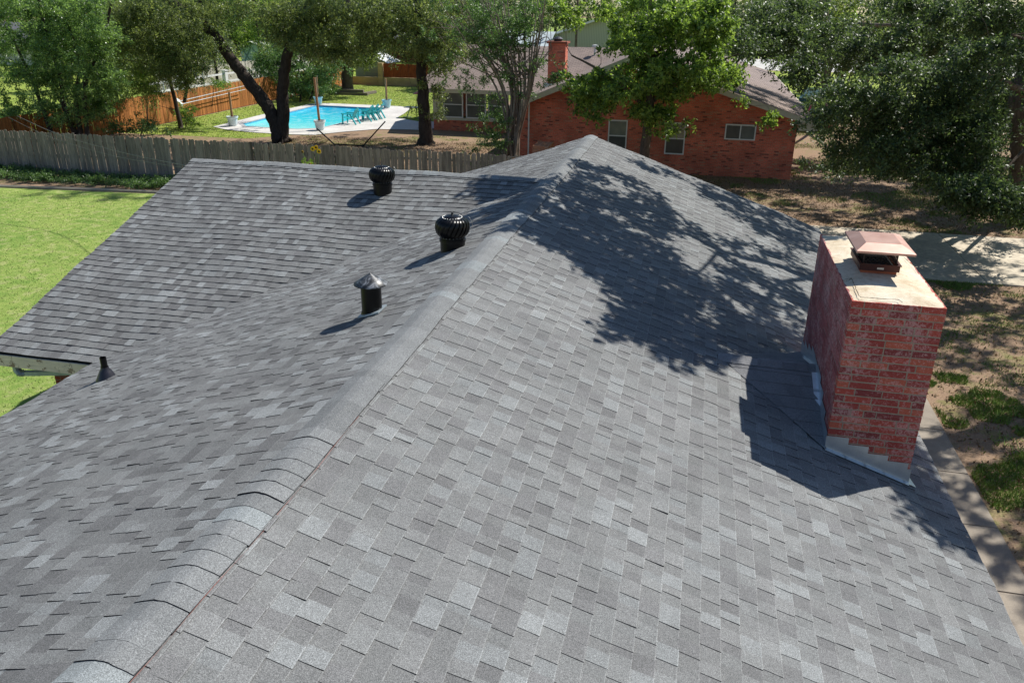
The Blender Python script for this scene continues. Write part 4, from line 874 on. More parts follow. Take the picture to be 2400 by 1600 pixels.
tag(bpil, 'sunlit orange brick pillar poking up behind the far roof slope', 'pillar')

# ------------------------------------------------------------------ the neighbouring house
nh = thing('brick_house', "neighbour's long red brick house with a tan shingle roof", 'house', (-4, 45, 0))
Yf = 37.6; peak = (-3.2, 5.03); re_, le_ = (4.95, 2.56), (-8.9, 2.66)
def zr(x): return peak[1]+(re_[1]-peak[1])*(x-peak[0])/(re_[0]-peak[0]) if x > peak[0] else peak[1]+(le_[1]-peak[1])*(x-peak[0])/(le_[0]-peak[0])
uvwall('wall', [[(-8.3, Yf, 0), (4.13, Yf, 0), (4.13, Yf, zr(4.13)-.12), (peak[0], Yf, peak[1]-.12), (-8.3, Yf, zr(-8.3)-.12)], [(4.13, Yf, 0), (4.13, 65.5, 0), (4.13, 65.5, 2.6), (4.13, Yf, zr(4.13)-.12)], [(-8.3, 47.5, 0), (-8.3, Yf, 0), (-8.3, Yf, 2.6), (-8.3, 47.5, 2.6)],
               [(-15.6, 47.5, 0), (-8.3, 47.5, 0), (-8.3, 47.5, .62), (-15.6, 47.5, .62)], [(-15.6, 57, 0), (-15.6, 47.5, 0), (-15.6, 47.5, 2.4), (-15.6, 57, 2.4)]], M_NBRICK, nh)
def roofplane(name, quads, m, parent):
    V = []; F = []; U = []
    for P, d in quads:
        k = len(V); P = [np.array(p, float) for p in P]; V += P; F.append(tuple(range(k, k+len(P)))); d = np.array(d, float)
        n_ = np.cross(P[1]-P[0], P[2]-P[0]); n_ /= np.linalg.norm(n_); s = np.cross(n_, d)
        for p in P: U.append((float(p@d), float(p@s)))
    return mk(name, V, F, m, parent, uvs=U)
Yg = 37.05
b_ = [([(peak[0], Yg, peak[1]), (peak[0], 66, peak[1]), (re_[0], 66, re_[1]), (re_[0], Yg, re_[1])], (0, 1, 0)), ([(peak[0], Yg, peak[1]), (le_[0], Yg, le_[1]), (le_[0], 66, le_[1]), (peak[0], 66, peak[1])], (0, 1, 0))]
roofplane('roof', b_, M_TANROOF, nh)
roofplane('roof', [([(-16.3, 46.9, 2.45), (-6, 46.9, 2.45), (-3.0, 53.1, 4.62), (-16.3, 53.1, 4.62)], (1, 0, 0)), ([(-16.3, 53.1, 4.62), (-3, 53.1, 4.62), (-3, 59.3, 2.45), (-16.3, 59.3, 2.45)], (1, 0, 0))], M_TANROOF, nh)
for (p, q) in (((peak[0], Yg+.01, peak[1]-.13), (re_[0], Yg+.01, re_[1]-.13)), ((peak[0], Yg+.01, peak[1]-.13), (le_[0], Yg+.01, le_[1]-.13)), ((re_[0]-.02, Yg+.04, re_[1]-.1), (re_[0]-.02, 66, re_[1]-.1)), ((-16.3, 46.92, 2.34), (-8.3, 46.92, 2.34))):
    b = MB(); b.bar(p, q, .04, .22); b.build('fascia', M_CREAM, nh)
b = MB(); b.add([(peak[0], Yg+.03, peak[1]-.2), (re_[0]-.03, Yg+.03, re_[1]-.2), (re_[0]-.03, Yf, re_[1]-.2), (peak[0], Yf, peak[1]-.2)], [(0, 1, 2, 3)]); b.box((4.14, Yg+.04, 2.2), (4.92, Yf+.3, 2.5)); b.box((4.14, Yf+.3, 2.2), (4.92, 65.8, 2.3)); b.build('soffit', M_CREAM, nh)
def pane_mat(name, c1, c2, rough, wavy=0, blinds=False):
    a = N(name); n1 = a.noise(1.5, 3); c = a.ramp(n1, [(.35, c1), (.65, c2)])
    if blinds:
        sp_ = a.n('ShaderNodeTexWave'); sp_.wave_type = 'BANDS'; sp_.bands_direction = 'Z'; sp_.inputs['Scale'].default_value = 7; sp_.inputs['Distortion'].default_value = 1.2; a.l(a.co(), sp_.inputs[0]); c = a.mix(1, c, a.ramp(sp_.outputs[1], [(.2, .8), (.6, 1.1)]), 'MULTIPLY')
    return a.fin(c, rough, .6)
M_PANEU = pane_mat('blind_reflection_pane', (.2, .22, .2), (.34, .34, .26), .12, blinds=True); M_PANED = pane_mat('screened_pane', (.035, .045, .045), (.07, .085, .08), .35); M_PANEG = pane_mat('grey_pane', (.09, .11, .11), (.15, .18, .17), .15)  # upper panes: blinds, plus reflected light painted into the pale tone
def window(x0, x1, z0, z1, Y, split, parent, panes, fr=.055, label=None):
    b = MB()
    for a_ in (((x0, z0), (x1, z0+fr)), ((x0, z1-fr), (x1, z1)), ((x0, z0+fr), (x0+fr, z1-fr)), ((x1-fr, z0+fr), (x1, z1-fr))): b.box((a_[0][0], Y-.06, a_[0][1]), (a_[1][0], Y+.02, a_[1][1]))
    zm, xm = (z0+z1)/2, (x0+x1)/2
    if split == 'h': b.box((x0+fr, Y-.05, zm-.025), (x1-fr, Y-.0, zm+.025))
    else: b.box((xm-.025, Y-.05, z0+fr), (xm+.025, Y, z1-fr))
    w_ = b.build('window', M_WHITE, parent)
    if label: w_['label'] = label
    R_ = [((x0+fr, zm+.025), (x1-fr, z1-fr)), ((x0+fr, z0+fr), (x1-fr, zm-.025))] if split == 'h' else [((x0+fr, z0+fr), (xm-.025, z1-fr)), ((xm+.025, z0+fr), (x1-fr, z1-fr))]
    for (p, q), m in zip(R_, panes):
        MB().box((p[0], Y-.02, p[1]), (q[0], Y-.012, q[1])).build('pane', m, w_)
window(-4.03, -3.17, .88, 2.28, Yf, 'h', nh, (M_PANEU, M_PANED), label='narrow double hung window left of the tree trunk'); window(-1.45, -.58, .87, 2.27, Yf, 'h', nh, (M_PANEU, M_PANED), label='narrow double hung window right of the tree trunk'); window(1.12, 2.43, 1.63, 2.3, Yf, 'v', nh, (M_PANED, M_PANEG), label='wide sliding window high on the wall')
b = MB(); b.box((-15.6, 47.42, .62), (-8.35, 47.5, .76)); b.box((-15.6, 47.42, .76), (-14.98, 47.5, 2.42)); b.build('siding', M_CREAM, nh)
for x0 in (-14.95, -13.55, -12.2, -10.85, -9.5): window(x0, x0+1.22, .77, 2.3, 47.44, 'h', nh, (M_PANEG, M_PANED), .07)
# chimney on the tan roof
cz = uvwall('chimney', [[tuple(p) for p in w_] for w_ in walls(-8.45, -7.5, 46.0, 46.85, 5.1)], M_NBRICK, nh)
b = MB(); b.box((-8.55, 45.9, 5.1), (-7.4, 46.95, 5.2)); b.build('crown', simple('brick_crown', (.3, .1, .06), .9), cz); b = MB(); b.lathe([(.22, 5.2), (.24, 5.32), (.3, 5.33), (.14, 5.42), (.001, 5.44)], 14, (-8, 46.4, 0)); b.build('cap', simple('dark_cap', (.05, .05, .06), .5, .4, .5), cz)
b = MB(); b.box((-8.6, 45.6, 2.86), (-7.3, 46, 3.02)); b.build('flashing', M_GALV, cz)
pp = at(1395, 108, 52); b = MB(); b.lathe([(.07, pp[2]-.6), (.07, pp[2]-.05), (.2, pp[2]-.05), (.18, pp[2]+.05), (.001, pp[2]+.07)], 12, (pp[0], 52, 0)); b.build('roof_vent', M_WHITE, nh)
b = MB(); b.tube([(-7.7, 37.45, 2.95), (-7.7, 37.45, .2)], .035, 8); b.tube([(-7.7, 37.45, 2.95), (-7.7, 37.45, 3.02)], .06, 8); b.build('downpipe', M_WHITE, nh)

# ------------------------------------------------------------------ far houses and sheds
def gable(name, label, x0, x1, y0, y1, ze, zp, axis, wm, rm, cat='house', over=.5, trim=M_CREAM):
    h = thing(name, label, cat, ((x0+x1)/2, (y0+y1)/2, 0)); xm, ym = (x0+x1)/2, (y0+y1)/2; Q = walls(x0, x1, y0, y1, ze)
    if axis == 'y': Q += [[(x0, y0, ze), (x1, y0, ze), (xm, y0, zp-.1)], [(x1, y1, ze), (x0, y1, ze), (xm, y1, zp-.1)]]
    else: Q += [[(x0, y1, ze), (x0, y0, ze), (x0, ym, zp-.1)], [(x1, y0, ze), (x1, y1, ze), (x1, ym, zp-.1)]]
    uvwall('wall', Q, wm, h); o = over; s = (zp-ze)/((x1-x0)/2 if axis == 'y' else (y1-y0)/2); zl = ze-o*s
    if axis == 'y': qs = [([(xm, y0-o, zp), (xm, y1+o, zp), (x1+o, y1+o, zl), (x1+o, y0-o, zl)], (0, 1, 0)), ([(xm, y0-o, zp), (x0-o, y0-o, zl), (x0-o, y1+o, zl), (xm, y1+o, zp)], (0, 1, 0))]; fs = [((xm, y0-o, zp-.12), (x1+o, y0-o, zl-.12)), ((xm, y0-o, zp-.12), (x0-o, y0-o, zl-.12))]
    else: qs = [([(x0-o, y0-o, zl), (x1+o, y0-o, zl), (x1+o, ym, zp), (x0-o, ym, zp)], (1, 0, 0)), ([(x0-o, ym, zp), (x1+o, ym, zp), (x1+o, y1+o, zl), (x0-o, y1+o, zl)], (1, 0, 0))]; fs = [((x0-o, y0-o, zl-.1), (x1+o, y0-o, zl-.1))]
    roofplane('roof', qs, rm, h)
    for p, q in fs: b = MB(); b.bar(p, q, .04, .22); b.build('fascia', trim, h)
    return h
M_STONE = None; a = N('dark_field_stone'); v = a.n('ShaderNodeTexVoronoi', feature='DISTANCE_TO_EDGE'); v.inputs['Scale'].default_value = 1.6; a.l(a.co('UV'), v.inputs['Vector']); v2 = a.n('ShaderNodeTexVoronoi'); v2.inputs['Scale'].default_value = 1.6; a.l(a.co('UV'), v2.inputs['Vector'])
c = a.mix(a.ramp(v.outputs['Distance'], [(.03, 1), (.07, 0)]), a.mix(a.n('ShaderNodeSeparateColor').outputs[0] if False else .5, (.13, .07, .06), (.07, .05, .05)), (.5, .4, .33)); M_STONE = a.fin(c, .9)
a = N('board_siding'); wv = a.n('ShaderNodeTexWave'); wv.inputs['Scale'].default_value = 1.6; a.l(a.co('UV'), wv.inputs[0]); M_SIDE = a.fin(a.mix(1, (.52, .53, .4), a.ramp(wv.outputs[1], [(.02, .55), (.12, 1)]), 'MULTIPLY'), .8)
h3 = gable('stone_gabled_house', 'far house with pale green siding and dark stone gable behind the tan roof', -18.6, 3, 100, 116, 3.7, 7.2, 'y', M_SIDE, M_PALEROOF, over=.8, trim=M_WHITE)
uvwall('stone_wall', [[(-11, 99.9, 0), (-1, 99.9, 0), (-1, 99.9, 5.7), (-7.8, 99.9, 6.6), (-11, 99.9, 5.9)]], M_STONE, h3)
h1 = gable('grey_roofed_house', 'grey roofed house with a brick chimney behind the left trees', -82, -56, 82, 94, 2.6, 4.4, 'x', M_CREAM, M_GREYROOF, over=.6, trim=M_WHITE)
uvwall('chimney', walls(-69.6, -68.4, 86, 87, 5.6)+[[(-69.6, 86, 5.6), (-68.4, 86, 5.6), (-68.4, 87, 5.6), (-69.6, 87, 5.6)]], M_NBRICK, h1)
b = MB(); b.box((-69.8, 85.8, 5.6), (-68.2, 87.2, 5.75)); b.build('chimney_cap', M_WHITE, h1)
gable('dark_roofed_house', 'low house with a brown roof and a shade dark carport behind the blue shed', -66, -45, 108, 120, 2.5, 5.2, 'y', simple('carport_shade_wall', (.05, .04, .035), .9), M_TANROOF, over=.8)  # near black walls: the shade inside an open carport put into colour
gable('red_walled_house', 'far house with a dark red wall glimpsed between the forked tree and the elm', -44, -28, 104, 114, 2.8, 4.6, 'x', simple('red_wall', (.25, .05, .05), .8), M_GREYROOF, over=.6, trim=M_WHITE)
gable('pale_far_house', 'pale walled house glimpsed right of the elm trunk', -27, -17.5, 92, 102, 2.6, 4.2, 'x', M_WHITE, M_PALEROOF, over=.5, trim=M_WHITE)
def atY(x, y, Y): return at(x, y, Y)
a0, a1 = atY(570, 140, 92), atY(618, 113, 92)
sh = thing('blue_shed', 'small pale blue shed with crossed door boards and a white roof', 'shed', (float(a0[0]), 93, 0)); M_BSH = simple('pale_blue_paint', (.5, .72, .7), .6, var=.08); zt_s = atY(600, 97, 92)[2]
x0, x1 = float(atY(563, 110, 92)[0]), float(atY(616, 110, 92)[0]); zt_s = 2.15
b = MB(); b.box((x0, 92, 0), (x1, 95, zt_s)); xm = (x0+x1)/2; b.add([(x0, 91.995, zt_s), (x1, 91.995, zt_s), (xm, 91.995, zt_s+.45)], [(0, 1, 2)]); b.build('wall', M_BSH, sh)
b = MB()
for s in (-1, 1): xe = xm+s*(x1-x0)/2*1.12; b.add([(xm, 91.6, zt_s+.52), (xm, 95.3, zt_s+.52), (xe, 95.3, zt_s-.02), (xe, 91.6, zt_s-.02), (xm, 91.6, zt_s+.46), (xe, 91.6, zt_s-.08)], [(0, 1, 2, 3), (0, 3, 5, 4)])
b.build('roof', M_WHITE, sh)
M_TRIMB = simple('blue_grey_trim', (.2, .33, .34), .6)
for xa, xb in ((xm-1.25, xm-.1), (xm+.1, xm+1.25)):
    b = MB(); b.box((xa, 91.96, .1), (xb, 91.98, 1.95)); dr = b.build('door', M_BSH, sh)
    b = MB(); b.bar((xa, 91.94, .1), (xb, 91.94, 1.95), .03, .15); b.bar((xa, 91.93, 1.95), (xb, 91.93, .1), .03, .15); b.build('cross_brace', M_TRIMB, dr)
osd = thing('olive_shed', 'olive green shed with a white roof behind the yellow block wall', 'shed', (-30.5, 76, 0)); M_OLV = simple('olive_paint', (.3, .34, .2), .7, var=.08)
b = MB(); b.add([(-32, 74.4, 0), (-29.1, 74.4, 0), (-29.1, 74.4, 1.95), (-30.8, 74.4, 2.75), (-32, 74.4, 2.5), (-29.1, 77.5, 0), (-29.1, 77.5, 1.95)], [(0, 1, 2, 3, 4), (1, 5, 6, 2)]); b.build('wall', M_OLV, osd)
b = MB(); b.add([(-30.8, 74.2, 2.82), (-28.7, 74.2, 1.86), (-28.7, 77.7, 1.86), (-30.8, 77.7, 2.82)], [(0, 1, 2, 3)]); b.add([(-30.8, 74.2, 2.82), (-30.8, 77.7, 2.82), (-32.2, 77.7, 2.5), (-32.2, 74.2, 2.5)], [(0, 1, 2, 3)]); b.build('roof', M_WHITE, osd)

# ------------------------------------------------------------------ poolside things
M_POTW = simple('pale_pot', (.62, .7, .72), .6, var=.1); M_POTB = simple('pale_blue_pot', (.42, .68, .72), .6, var=.1); M_SOIL = simple('soil', (.04, .03, .02), 1); M_POST = simple('round_wood_post', (.4, .22, .12), .8, var=.3)
def planter(x, y, label, s, top, m, lean=0):
    t = thing('planter', label, 'planter', (x, y, .03), 'potted posts around the pool')
    b = MB(); b.lathe([(.2*s, 0), (.235*s, .1*s), (.29*s, .42*s), (.33*s, .46*s), (.335*s, .54*s), (.3*s, .54*s), (.28*s, .46*s)], 22, (x, y, .03)); b.build('pot', m, t, smooth=False)
    b = MB(); b.lathe([(.29*s, .48*s), (.0001, .49*s)], 18, (x, y, .03)); b.build('soil', M_SOIL, t)
    b = MB(); b.tube([(x, y, .3), (x+lean*.5, y, top*.55), (x+lean, y, top)], [.075, .07, .065], 8); b.build('post', M_POST, t); return t
planter(-27.66, 45.25, 'pale pot with a short wooden post at the left corner of the pool', 1.05, 2.0, M_POTW); planter(-21.92, 45.2, 'grey white pot with a tall leaning post at the near edge of the pool', 1.05, 3.0, M_POTW, -.12)
planter(-27.6, 56.95, 'pale blue pot with a post at the far left corner of the pool', 1.05, 1.95, M_POTB); planter(-22.2, 56.85, 'pale blue pot with a post at the far right corner of the pool', 1.05, 2.05, M_POTB)
M_TEAL = simple('teal_plastic', (.02, .42, .46), .4, .4, var=.1)
def chair():
    t = thing('patio_chair', 'x', 'chair')
    b = MB(); 
    for i in range(5): x = -.02-.11*i; b.box((x-.09, -.25, .37-.028*(4-i)), (x, .25, .39-.028*(4-i)))
    b.build('seat', M_TEAL, t)
    b = MB(); M = Matrix.Translation((-.0, 0, .3)) @ Matrix.Rotation(R(28), 4, 'Y')
    for i in range(6):
        y = -.24+.082*i; b.box((-.01, y, 0), (.012, y+.065, .68-.035*abs(i-2.5)), None, M)
    b.box((.012, -.24, .2), (.03, .24, .26), None, M); b.box((.012, -.22, .52), (.03, .22, .57), None, M); b.build('backrest', M_TEAL, t)
    for s in (-1, 1):
        b = MB(); b.box((-.54, s*.31-.065, .55), (.16, s*.31+.065, .59)); b.build('armrest', M_TEAL, t)
        b = MB(); b.bar((-.5, s*.3, 0), (-.46, s*.3, .55), .08, .06); b.build('leg', M_TEAL, t)
        b = MB(); b.bar((.3, s*.27, 0), (-.04, s*.3, .56), .08, .06); b.build('leg', M_TEAL, t)
    return t
ch0 = chair()
for i, (x, y, rz, lb) in enumerate(((-21.1, 48.2, -.3, 'teal slatted chair standing apart at the near end of the row'), (-20.75, 49.8, -.25, 'second teal chair from the near end of the poolside row'), (-20.65, 50.45, -.2, 'third teal chair of the poolside row'), (-20.55, 51.1, -.2, 'farthest teal chair of the poolside row'))):
    o = ch0
    if i:
        o = ch0.copy(); COL.objects.link(o)
        for k_ in ch0.children: d_ = k_.copy(); COL.objects.link(d_); d_.parent = o
    o.location = (x, y, .032); o.rotation_euler = (0, 0, rz+.25); o.scale = (1.12, 1.12, 1.12); tag(o, lb, 'chair', 'teal chairs beside the pool')
t = thing('patio_table', 'small grey trestle table at the right side of the pool deck', 'table', (-18.5, 52.2, .03)); M_TBL = simple('grey_table', (.3, .33, .32), .5)
MB().box((-19.1, 51.9, .68), (-17.7, 52.5, .72)).build('tabletop', M_TBL, t)
for x in (-18.9, -17.9): b = MB(); b.bar((x+.15, 52.2, .68), (x-.1, 52.2, .06), .05, .05); b.box((x-.35, 52.15, .03), (x+.2, 52.25, .07)); b.build('leg', M_TBL, t)
t = thing('bird_feeder', 'small dark roofed bird feeder on a thin stand by the vine hung tree', 'bird feeder', (-18.35, 52.9, 0)); b = MB(); b.lathe([(.45, 1.5), (.05, 1.68), (.001, 1.7)], 10, (-18.35, 52.9, 0)); b.build('feeder_roof', M_OXID, t)
for dx in (-.2, .25): b = MB(); b.tube([(-18.35+dx, 52.9, 1.52), (-18.35+dx, 52.9, 0)], .015, 5); b.build('stand_leg', M_OXID, t)
t = thing('pool_net', 'white leaf net with long poles hung on the brown fence', 'pool net', (-32.0, 46.5, 0)); M_ALU = simple('aluminium', (.6, .6, .6), .35, .5, .7)
p0 = at(522, 214, 46.9); b = MB(); X_ = -31.9
b.add([(X_, 45.9, 1.35), (X_, 46.25, 1.12), (X_, 46.65, .82), (X_, 46.75, .98), (X_, 46.6, 1.2), (X_, 46.2, 1.42), (X_+.1, 46.3, 1.15)], [(0, 1, 6), (1, 2, 6), (2, 3, 6), (3, 4, 6), (4, 5, 6), (5, 0, 6), (0, 5, 4, 3, 2, 1)]); b.build('net', M_WHITE, t)
for z, dz in ((1.22, .25), (1.02, .2)): b = MB(); b.tube([(X_+.06, 46.4, z), (X_+.06, 54.2, z+dz)], .025, 6); b.build('pole', M_ALU, t)
t = thing('hammock_stand', 'black metal hammock stand lying open on the bare ground near the pool', 'hammock stand', (-18, 40.5, 0))
for p, q, nm in (((-18.95, 40.5, .05), (-17.2, 40.5, .05), 'base_bar'), ((-18.9, 40.5, .05), (-20.0, 40.9, .75), 'arm'), ((-17.25, 40.5, .05), (-16.1, 40.9, 1.3), 'arm')): b = MB(); b.tube([p, q], .035, 8); b.build(nm, M_BLACKM, t)
t = thing('timber_edging', 'weathered timbers stacked around the foot of the elm', 'timbers', (-29, 64.5, 0)); M_TIM = simple('old_timber', (.2, .17, .14), .95)
for i, (x, y, z, L_, a_) in enumerate(((-28.4, 64.2, .12, 3.4, .05), (-28.6, 64.35, .34, 3, .02), (-31, 64.9, .12, 2, .2), (-31, 65, .32, 1.6, .25), (-27, 65.3, .12, 2, 1.4))): b = MB(); b.bar((x-L_/2*math.cos(a_), y-L_/2*math.sin(a_), z), (x+L_/2*math.cos(a_), y+L_/2*math.sin(a_), z), .2, .2); b.build('timber', M_TIM, t)

# sunflower by the fence
sf = thing('sunflower_plant', 'sunflower plant with yellow blooms in front of the grey fence', 'flowers', (-14.4, 28.9, 0)); M_PET = simple('yellow_petal', (.85, .55, .01), .6); M_SEED = simple('seed_head', (.05, .03, .01), .9)
heads = [at(733, 349, 28.8), at(748, 355, 28.9), at(741, 346, 28.9), at(709, 356, 28.9), at(727, 385, 28.7)]
b = MB()
for h_ in heads: b.tube([(-14.4+random.uniform(-.1, .1), 28.9, 0), tuple((np.array([-14.4, 28.9, .3])+h_)/2), tuple(h_)], [.015, .012, .008], 5)
b.build('stem', simple('green_stem', (.12, .2, .05), .7), sf)
for i, h_ in enumerate(heads):
    r_ = .1 if i < 3 else .05; fb = MB(); n_ = 13
    for k_ in range(n_):
        th = 2*math.pi*k_/n_; u_ = np.array([math.cos(th), -.25*math.cos(th*2), math.sin(th)]); v_ = np.array([-math.sin(th), 0, math.cos(th)]); fb.add([h_+u_*.03+v_*.01, h_+u_*r_*.7+v_*.028+np.array([0, -.02, 0]), h_+u_*r_, h_+u_*r_*.7-v_*.028, h_+u_*.03-v_*.01], [(0, 1, 2, 3, 4)])
    fo = fb.build('petals', M_PET, sf); mk('seed_disc', [tuple(h_+np.array([.04*math.cos(a_), -.03, .04*math.sin(a_)])) for a_ in np.linspace(0, 6.28, 9)[:-1]], [tuple(range(8))], M_SEED, fo)
cl = [np.array([-14.5+rg.uniform(-.35, .3), 28.9+rg.uniform(-.1, .1), rg.uniform(.7, 1.55)]) for _ in range(12)]; V, F = leaf_mesh(np.array(cl), np.full(12, .16), 5, 4, .12, rg, wid=.35); mk('leaves', V, F, L_YELLOW, sf)

# ------------------------------------------------------------------ cables
def cable(name, label, P, r, m, cat='cable', group=None): return tag(MB().tube([tuple(p) for p in curve(P, 8)], r, 5).build(name, m), label, cat, group)
M_CBL = simple('grey_cable', (.2, .19, .18), .6); M_LIT = simple('bright_wire', (.75, .75, .75), .35, .5, .5)
cable('service_cable', 'upper thin grey cable sagging in front of the grey fence', [at(40, 272, 25), at(143, 317, 24), at(290, 358, 23), at(455, 392, 20.0)], .009, M_CBL)
cable('service_cable', 'lower thin grey cable sagging in front of the grey fence', [at(20, 275, 25), at(120, 322, 24), at(270, 366, 23), at(450, 396, 20.0)], .006, M_CBL)
pl = [(504, 16, 700, 4), (521, 30, 700, 18), (531, 43, 700, 31)]
for i, (x0, y0, x1, y1) in enumerate(pl):
    a_, b__ = at(x0, y0, 97), at(x1, y1, 97); d_ = b__-a_; P = [a_-d_*2.2, a_-d_*.3+np.array([0, 0, -.05]), a_, b__, b__+d_*3]
    cable('power_line', ['top power line between the far trees', 'middle power line between the far trees', 'lowest power line between the far trees'][i], P, .028, M_LIT, 'power line', 'power lines at the back')
for i, (k_, lb) in enumerate(((-2.2, 'wooden utility pole behind the left trees'), (3, 'wooden utility pole behind the elm'))):
    a_, b__ = at(504, 16, 97), at(700, 4, 97); p = (a_+(b__-a_)*k_) if k_ < 0 else (b__+(b__-a_)*k_)
    t = thing('utility_pole', lb, 'utility pole', (float(p[0]), 97.2, 0)); b = MB(); b.tube([(p[0], 97.2, 0), (p[0], 97.2, float(p[2])+.6)], [.16, .11], 8); b.build('pole', M_BARKM, t); b = MB(); b.box((p[0]-.06, 96, float(p[2])-.1), (p[0]+.06, 98.4, float(p[2]))); b.build('crossarm', M_BARKM, t)

# ------------------------------------------------------------------ parked cars by the far lawn
M_GLASS = simple('car_glass', (.12, .2, .18), .08, .7, var=.1); M_TYRE = simple('tyre_rubber', (.012, .012, .012), .8)
def car(label, x, y, rz, paint, s=1):
    t = thing('parked_car', label, 'car', (0, 0, 0)); m = simple('car_paint', paint, .22, .6, .2, var=.05, bump=0)
    prof = [(-2.2, .35), (-2.25, .7), (-2.1, .92), (-1.2, 1.0), (-.6, 1.42), (.9, 1.45), (1.6, 1.02), (2.15, .95), (2.25, .6), (2.2, .35)]
    V = []; n_ = len(prof)
    for yy, ins in ((-.88, 0), (-.8, 1), (.8, 1), (.88, 0)):
        for (px, pz) in prof:
            k_ = (pz > 1.05)*.14; w_ = (.9-k_)*(1 if yy > 0 else -1) if not ins else (.84-k_)*(1 if yy > 0 else -1); V.append((px, w_, pz if ins or pz < 1.05 else pz-.05))
    F = []
    for r_ in range(3):
        for j in range(n_-1): F.append((r_*n_+j, r_*n_+j+1, (r_+1)*n_+j+1, (r_+1)*n_+j))
    F.append(tuple(range(n_))); F.append(tuple(reversed(range(3*n_, 4*n_)))); mk('body', V, F, m, t)
    mk('windscreen', [(-1.17, -.68, 1.04), (-1.17, .68, 1.04), (-.66, .6, 1.4), (-.66, -.6, 1.4)], [(0, 1, 2, 3)], M_GLASS, t); mk('rear_window', [(1.5, -.66, 1.1), (1.5, .66, 1.1), (.98, .6, 1.44), (.98, -.6, 1.44)], [(0, 1, 2, 3)], M_GLASS, t)
    for s_ in (-1, 1): mk('side_window', [(-1.0, s_*.905, 1.0), (1.3, s_*.905, 1.03), (.8, s_*.79, 1.36), (-.5, s_*.79, 1.35)], [(0, 1, 2, 3)], M_GLASS, t)
    for wx in (-1.4, 1.35):
        for s_ in (-1, 1): b = MB(); M = Matrix.Translation((wx, s_*.82, .33)) @ Matrix.Rotation(R(90), 4, 'X'); b.lathe([(.001, -.1), (.3, -.1), (.33, -.06), (.33, .06), (.3, .1), (.001, .1)], 16, (0, 0, 0), M); w_ = b.build('wheel', M_TYRE, t); b = MB(); b.lathe([(.001, s_*-.105), (.19, s_*-.105)], 12, (0, 0, 0), M); b.build('rim', M_ALU, w_)
    t.location = (x, y, 0); t.rotation_euler = (0, 0, rz); t.scale = (s, s, s); return t
p1 = CAM+(at(1905, 262, 10)-CAM)*((1.0-7.05)/(at(1905, 262, 10)[2]-7.05)); p2 = CAM+(at(1895, 222, 10)-CAM)*((1.0-7.05)/(at(1895, 222, 10)[2]-7.05))
car('maroon car parked beside the neighbouring house', float(p1[0])+.6, float(p1[1]), R(75), (.18, .008, .03)); car('dark green car parked behind the maroon one', float(p2[0])+.4, float(p2[1]), R(80), (.03, .07, .06))

# ------------------------------------------------------------------ ground cover
def blades(name, label, pts, h, w_, m, cat='grass', lean=.5, seed=1):
    rng = np.random.default_rng(seed); n = len(pts); a_ = rng.uniform(0, 6.28, n); hh = h*rng.uniform(.5, 1.3, n); ww = w_*rng.uniform(.6, 1.3, n); ln = rng.normal(size=(n, 2))*lean*h
    V = np.zeros((n, 3, 3), np.float32); dx, dy = np.cos(a_)*ww/2, np.sin(a_)*ww/2
    V[:, 0, 0] = pts[:, 0]-dx; V[:, 0, 1] = pts[:, 1]-dy; V[:, 1, 0] = pts[:, 0]+dx; V[:, 1, 1] = pts[:, 1]+dy; V[:, 2, 0] = pts[:, 0]+ln[:, 0]; V[:, 2, 1] = pts[:, 1]+ln[:, 1]; V[:, 2, 2] = hh; V[:, :2, 2] = .003
    o = mk(name, V.reshape(-1, 3), np.arange(3*n, dtype=np.int32).reshape(n, 3), m); return tag(o, label, cat, kind='stuff')
def gmat(name, c0, c1, c2): a = N(name); g = a.n('ShaderNodeNewGeometry').outputs['Random Per Island']; n1 = a.noise(.5, 4); n2 = a.noise(3, 3); c = a.mix(a.ramp(a.mix(.5, n1, n2), [(.4, 0), (.6, 1)]), a.ramp(g, [(0, c0), (1, c1)]), a.ramp(g, [(0, c1), (.6, c1), (1, c2)])); return a.fin(c, .7, .2)
G1 = gmat('lawn_blades', (.15, .25, .055), (.34, .4, .12), (.55, .5, .28)); G2 = gmat('shade_grass', (.08, .16, .03), (.2, .3, .055), (.33, .34, .12))
n = 110000; x = rg.uniform(-31, -8.6, n); y = rg.uniform(6, 27.4, n); ok = (y < 26.2+np.maximum(0, (x+32)*.06)) ; blades('lawn_grass', 'bright mown grass of the lawn beside the house', np.stack([x[ok], y[ok]], 1), .024, .03, G1, seed=1)
n = 60000; x = rg.uniform(-32, -15, n); y = rg.uniform(41, 72.5, n)
ok = np.array([not inpoly(a_, b__, DECK) for a_, b__ in zip(x, y)]) & (x < -24+np.maximum(0, y-43)*.7) ; blades('neighbour_grass', 'short yellowish green grass around the pool deck', np.stack([x[ok], y[ok]], 1), .04, .05, G1, seed=2)
def patch(n, x0, x1, y0, y1, thr, sc):
    x = rg.uniform(x0, x1, n); y = rg.uniform(y0, y1, n); f = np.sin(x*sc+1.3*np.sin(y*sc*.7))+np.sin(y*sc*1.1+1.7*np.sin(x*sc*.6+1))+.6*np.sin(x*sc*2.7+y*sc*1.9)+.5*np.sin(y*sc*3.1-x*sc*2.3); return x[f > thr], y[f > thr]
X_, Y_2 = [], []
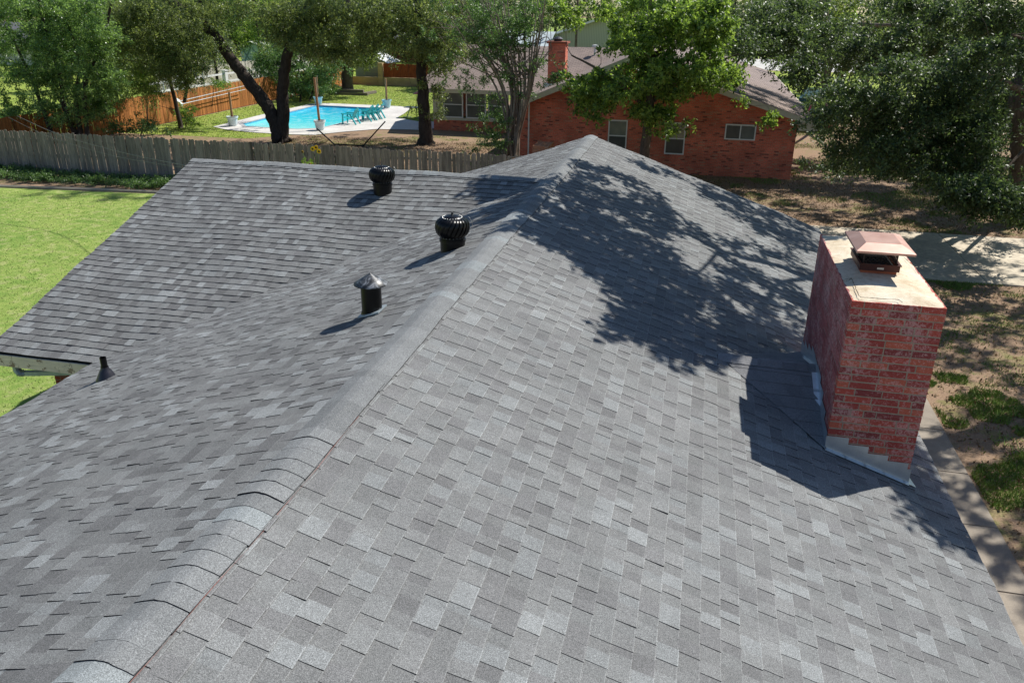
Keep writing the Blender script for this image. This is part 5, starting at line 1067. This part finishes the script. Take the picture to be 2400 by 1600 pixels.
for args in ((42000, 4.9, 6.6, 5, 17, .1, 2.3), (36000, 5.3, 14, 10, 23.6, .95, 2.1), (5000, 5, 14, 8, 23.6, -9, 1), (14000, 5, 14, 22.6, 23.7, -.3, 1.4), (60000, 1.5, 20, 29.4, 37.5, .5, .9), (26000, -22, -9, 32, 45, .45, 1.1), (40000, 4.3, 10, 37, 62, -.1, .9)): a_, b__ = patch(*args); X_.append(a_); Y_2.append(b__)
blades('patchy_grass', 'sparse green grass growing in patches on the bare earth', np.stack([np.concatenate(X_), np.concatenate(Y_2)], 1), .07, .022, G2, seed=3)
# leaf litter
n = 26000; x = rg.uniform(-1, 20, n); y = rg.uniform(29.4, 37.3, n); cen = np.stack([x, y, np.full(n, .02)], 1); n2_ = 9000; x = rg.uniform(4.9, 14, n2_); y = rg.uniform(8, 23.5, n2_); cen = np.vstack([cen, np.stack([x, y, np.full(n2_, .02)], 1)])
n3_ = 22000; cen = np.vstack([cen, np.stack([rg.uniform(-22, -9, n3_), rg.uniform(32, 43, n3_), np.full(n3_, .02)], 1)])
V, F = leaf_mesh(cen, np.full(len(cen), .04), 1, 1, .075, rg, squash=.2, droop=0, up=3); V[:, 2] = np.abs(V[:, 2])+.004
tag(mk('leaf_litter', V, F, leaf_mat('dry_leaf', (.12, .075, .04), (.3, .2, .11), (1, 1, 1), .8, .05, .1)), 'scattered dry brown leaves on the shaded earth', 'leaves', kind='stuff')
# weeds under the grey fence
n = 420; cen = np.stack([rg.uniform(-31.5, -19.5, n), rg.uniform(27.9, 29.5, n), np.full(n, .15)], 1); cen[:, 2] += .25*np.maximum(0, np.sin(cen[:, 0]*1.1+2)*np.sin(cen[:, 0]*.4))*rg.uniform(0, 1, n)+.05
V, F = leaf_mesh(cen, rg.uniform(.12, .3, n), 9, 9, .09, rg, squash=.7, droop=-.1, wid=.16); ok = V.reshape(-1, 4, 3)[:, :, 2].min(axis=1) > .0; tag(mk('weeds', V, F[ok], L_MYRTLE), 'low dark weeds growing along the foot of the grey fence', 'weeds', kind='stuff')
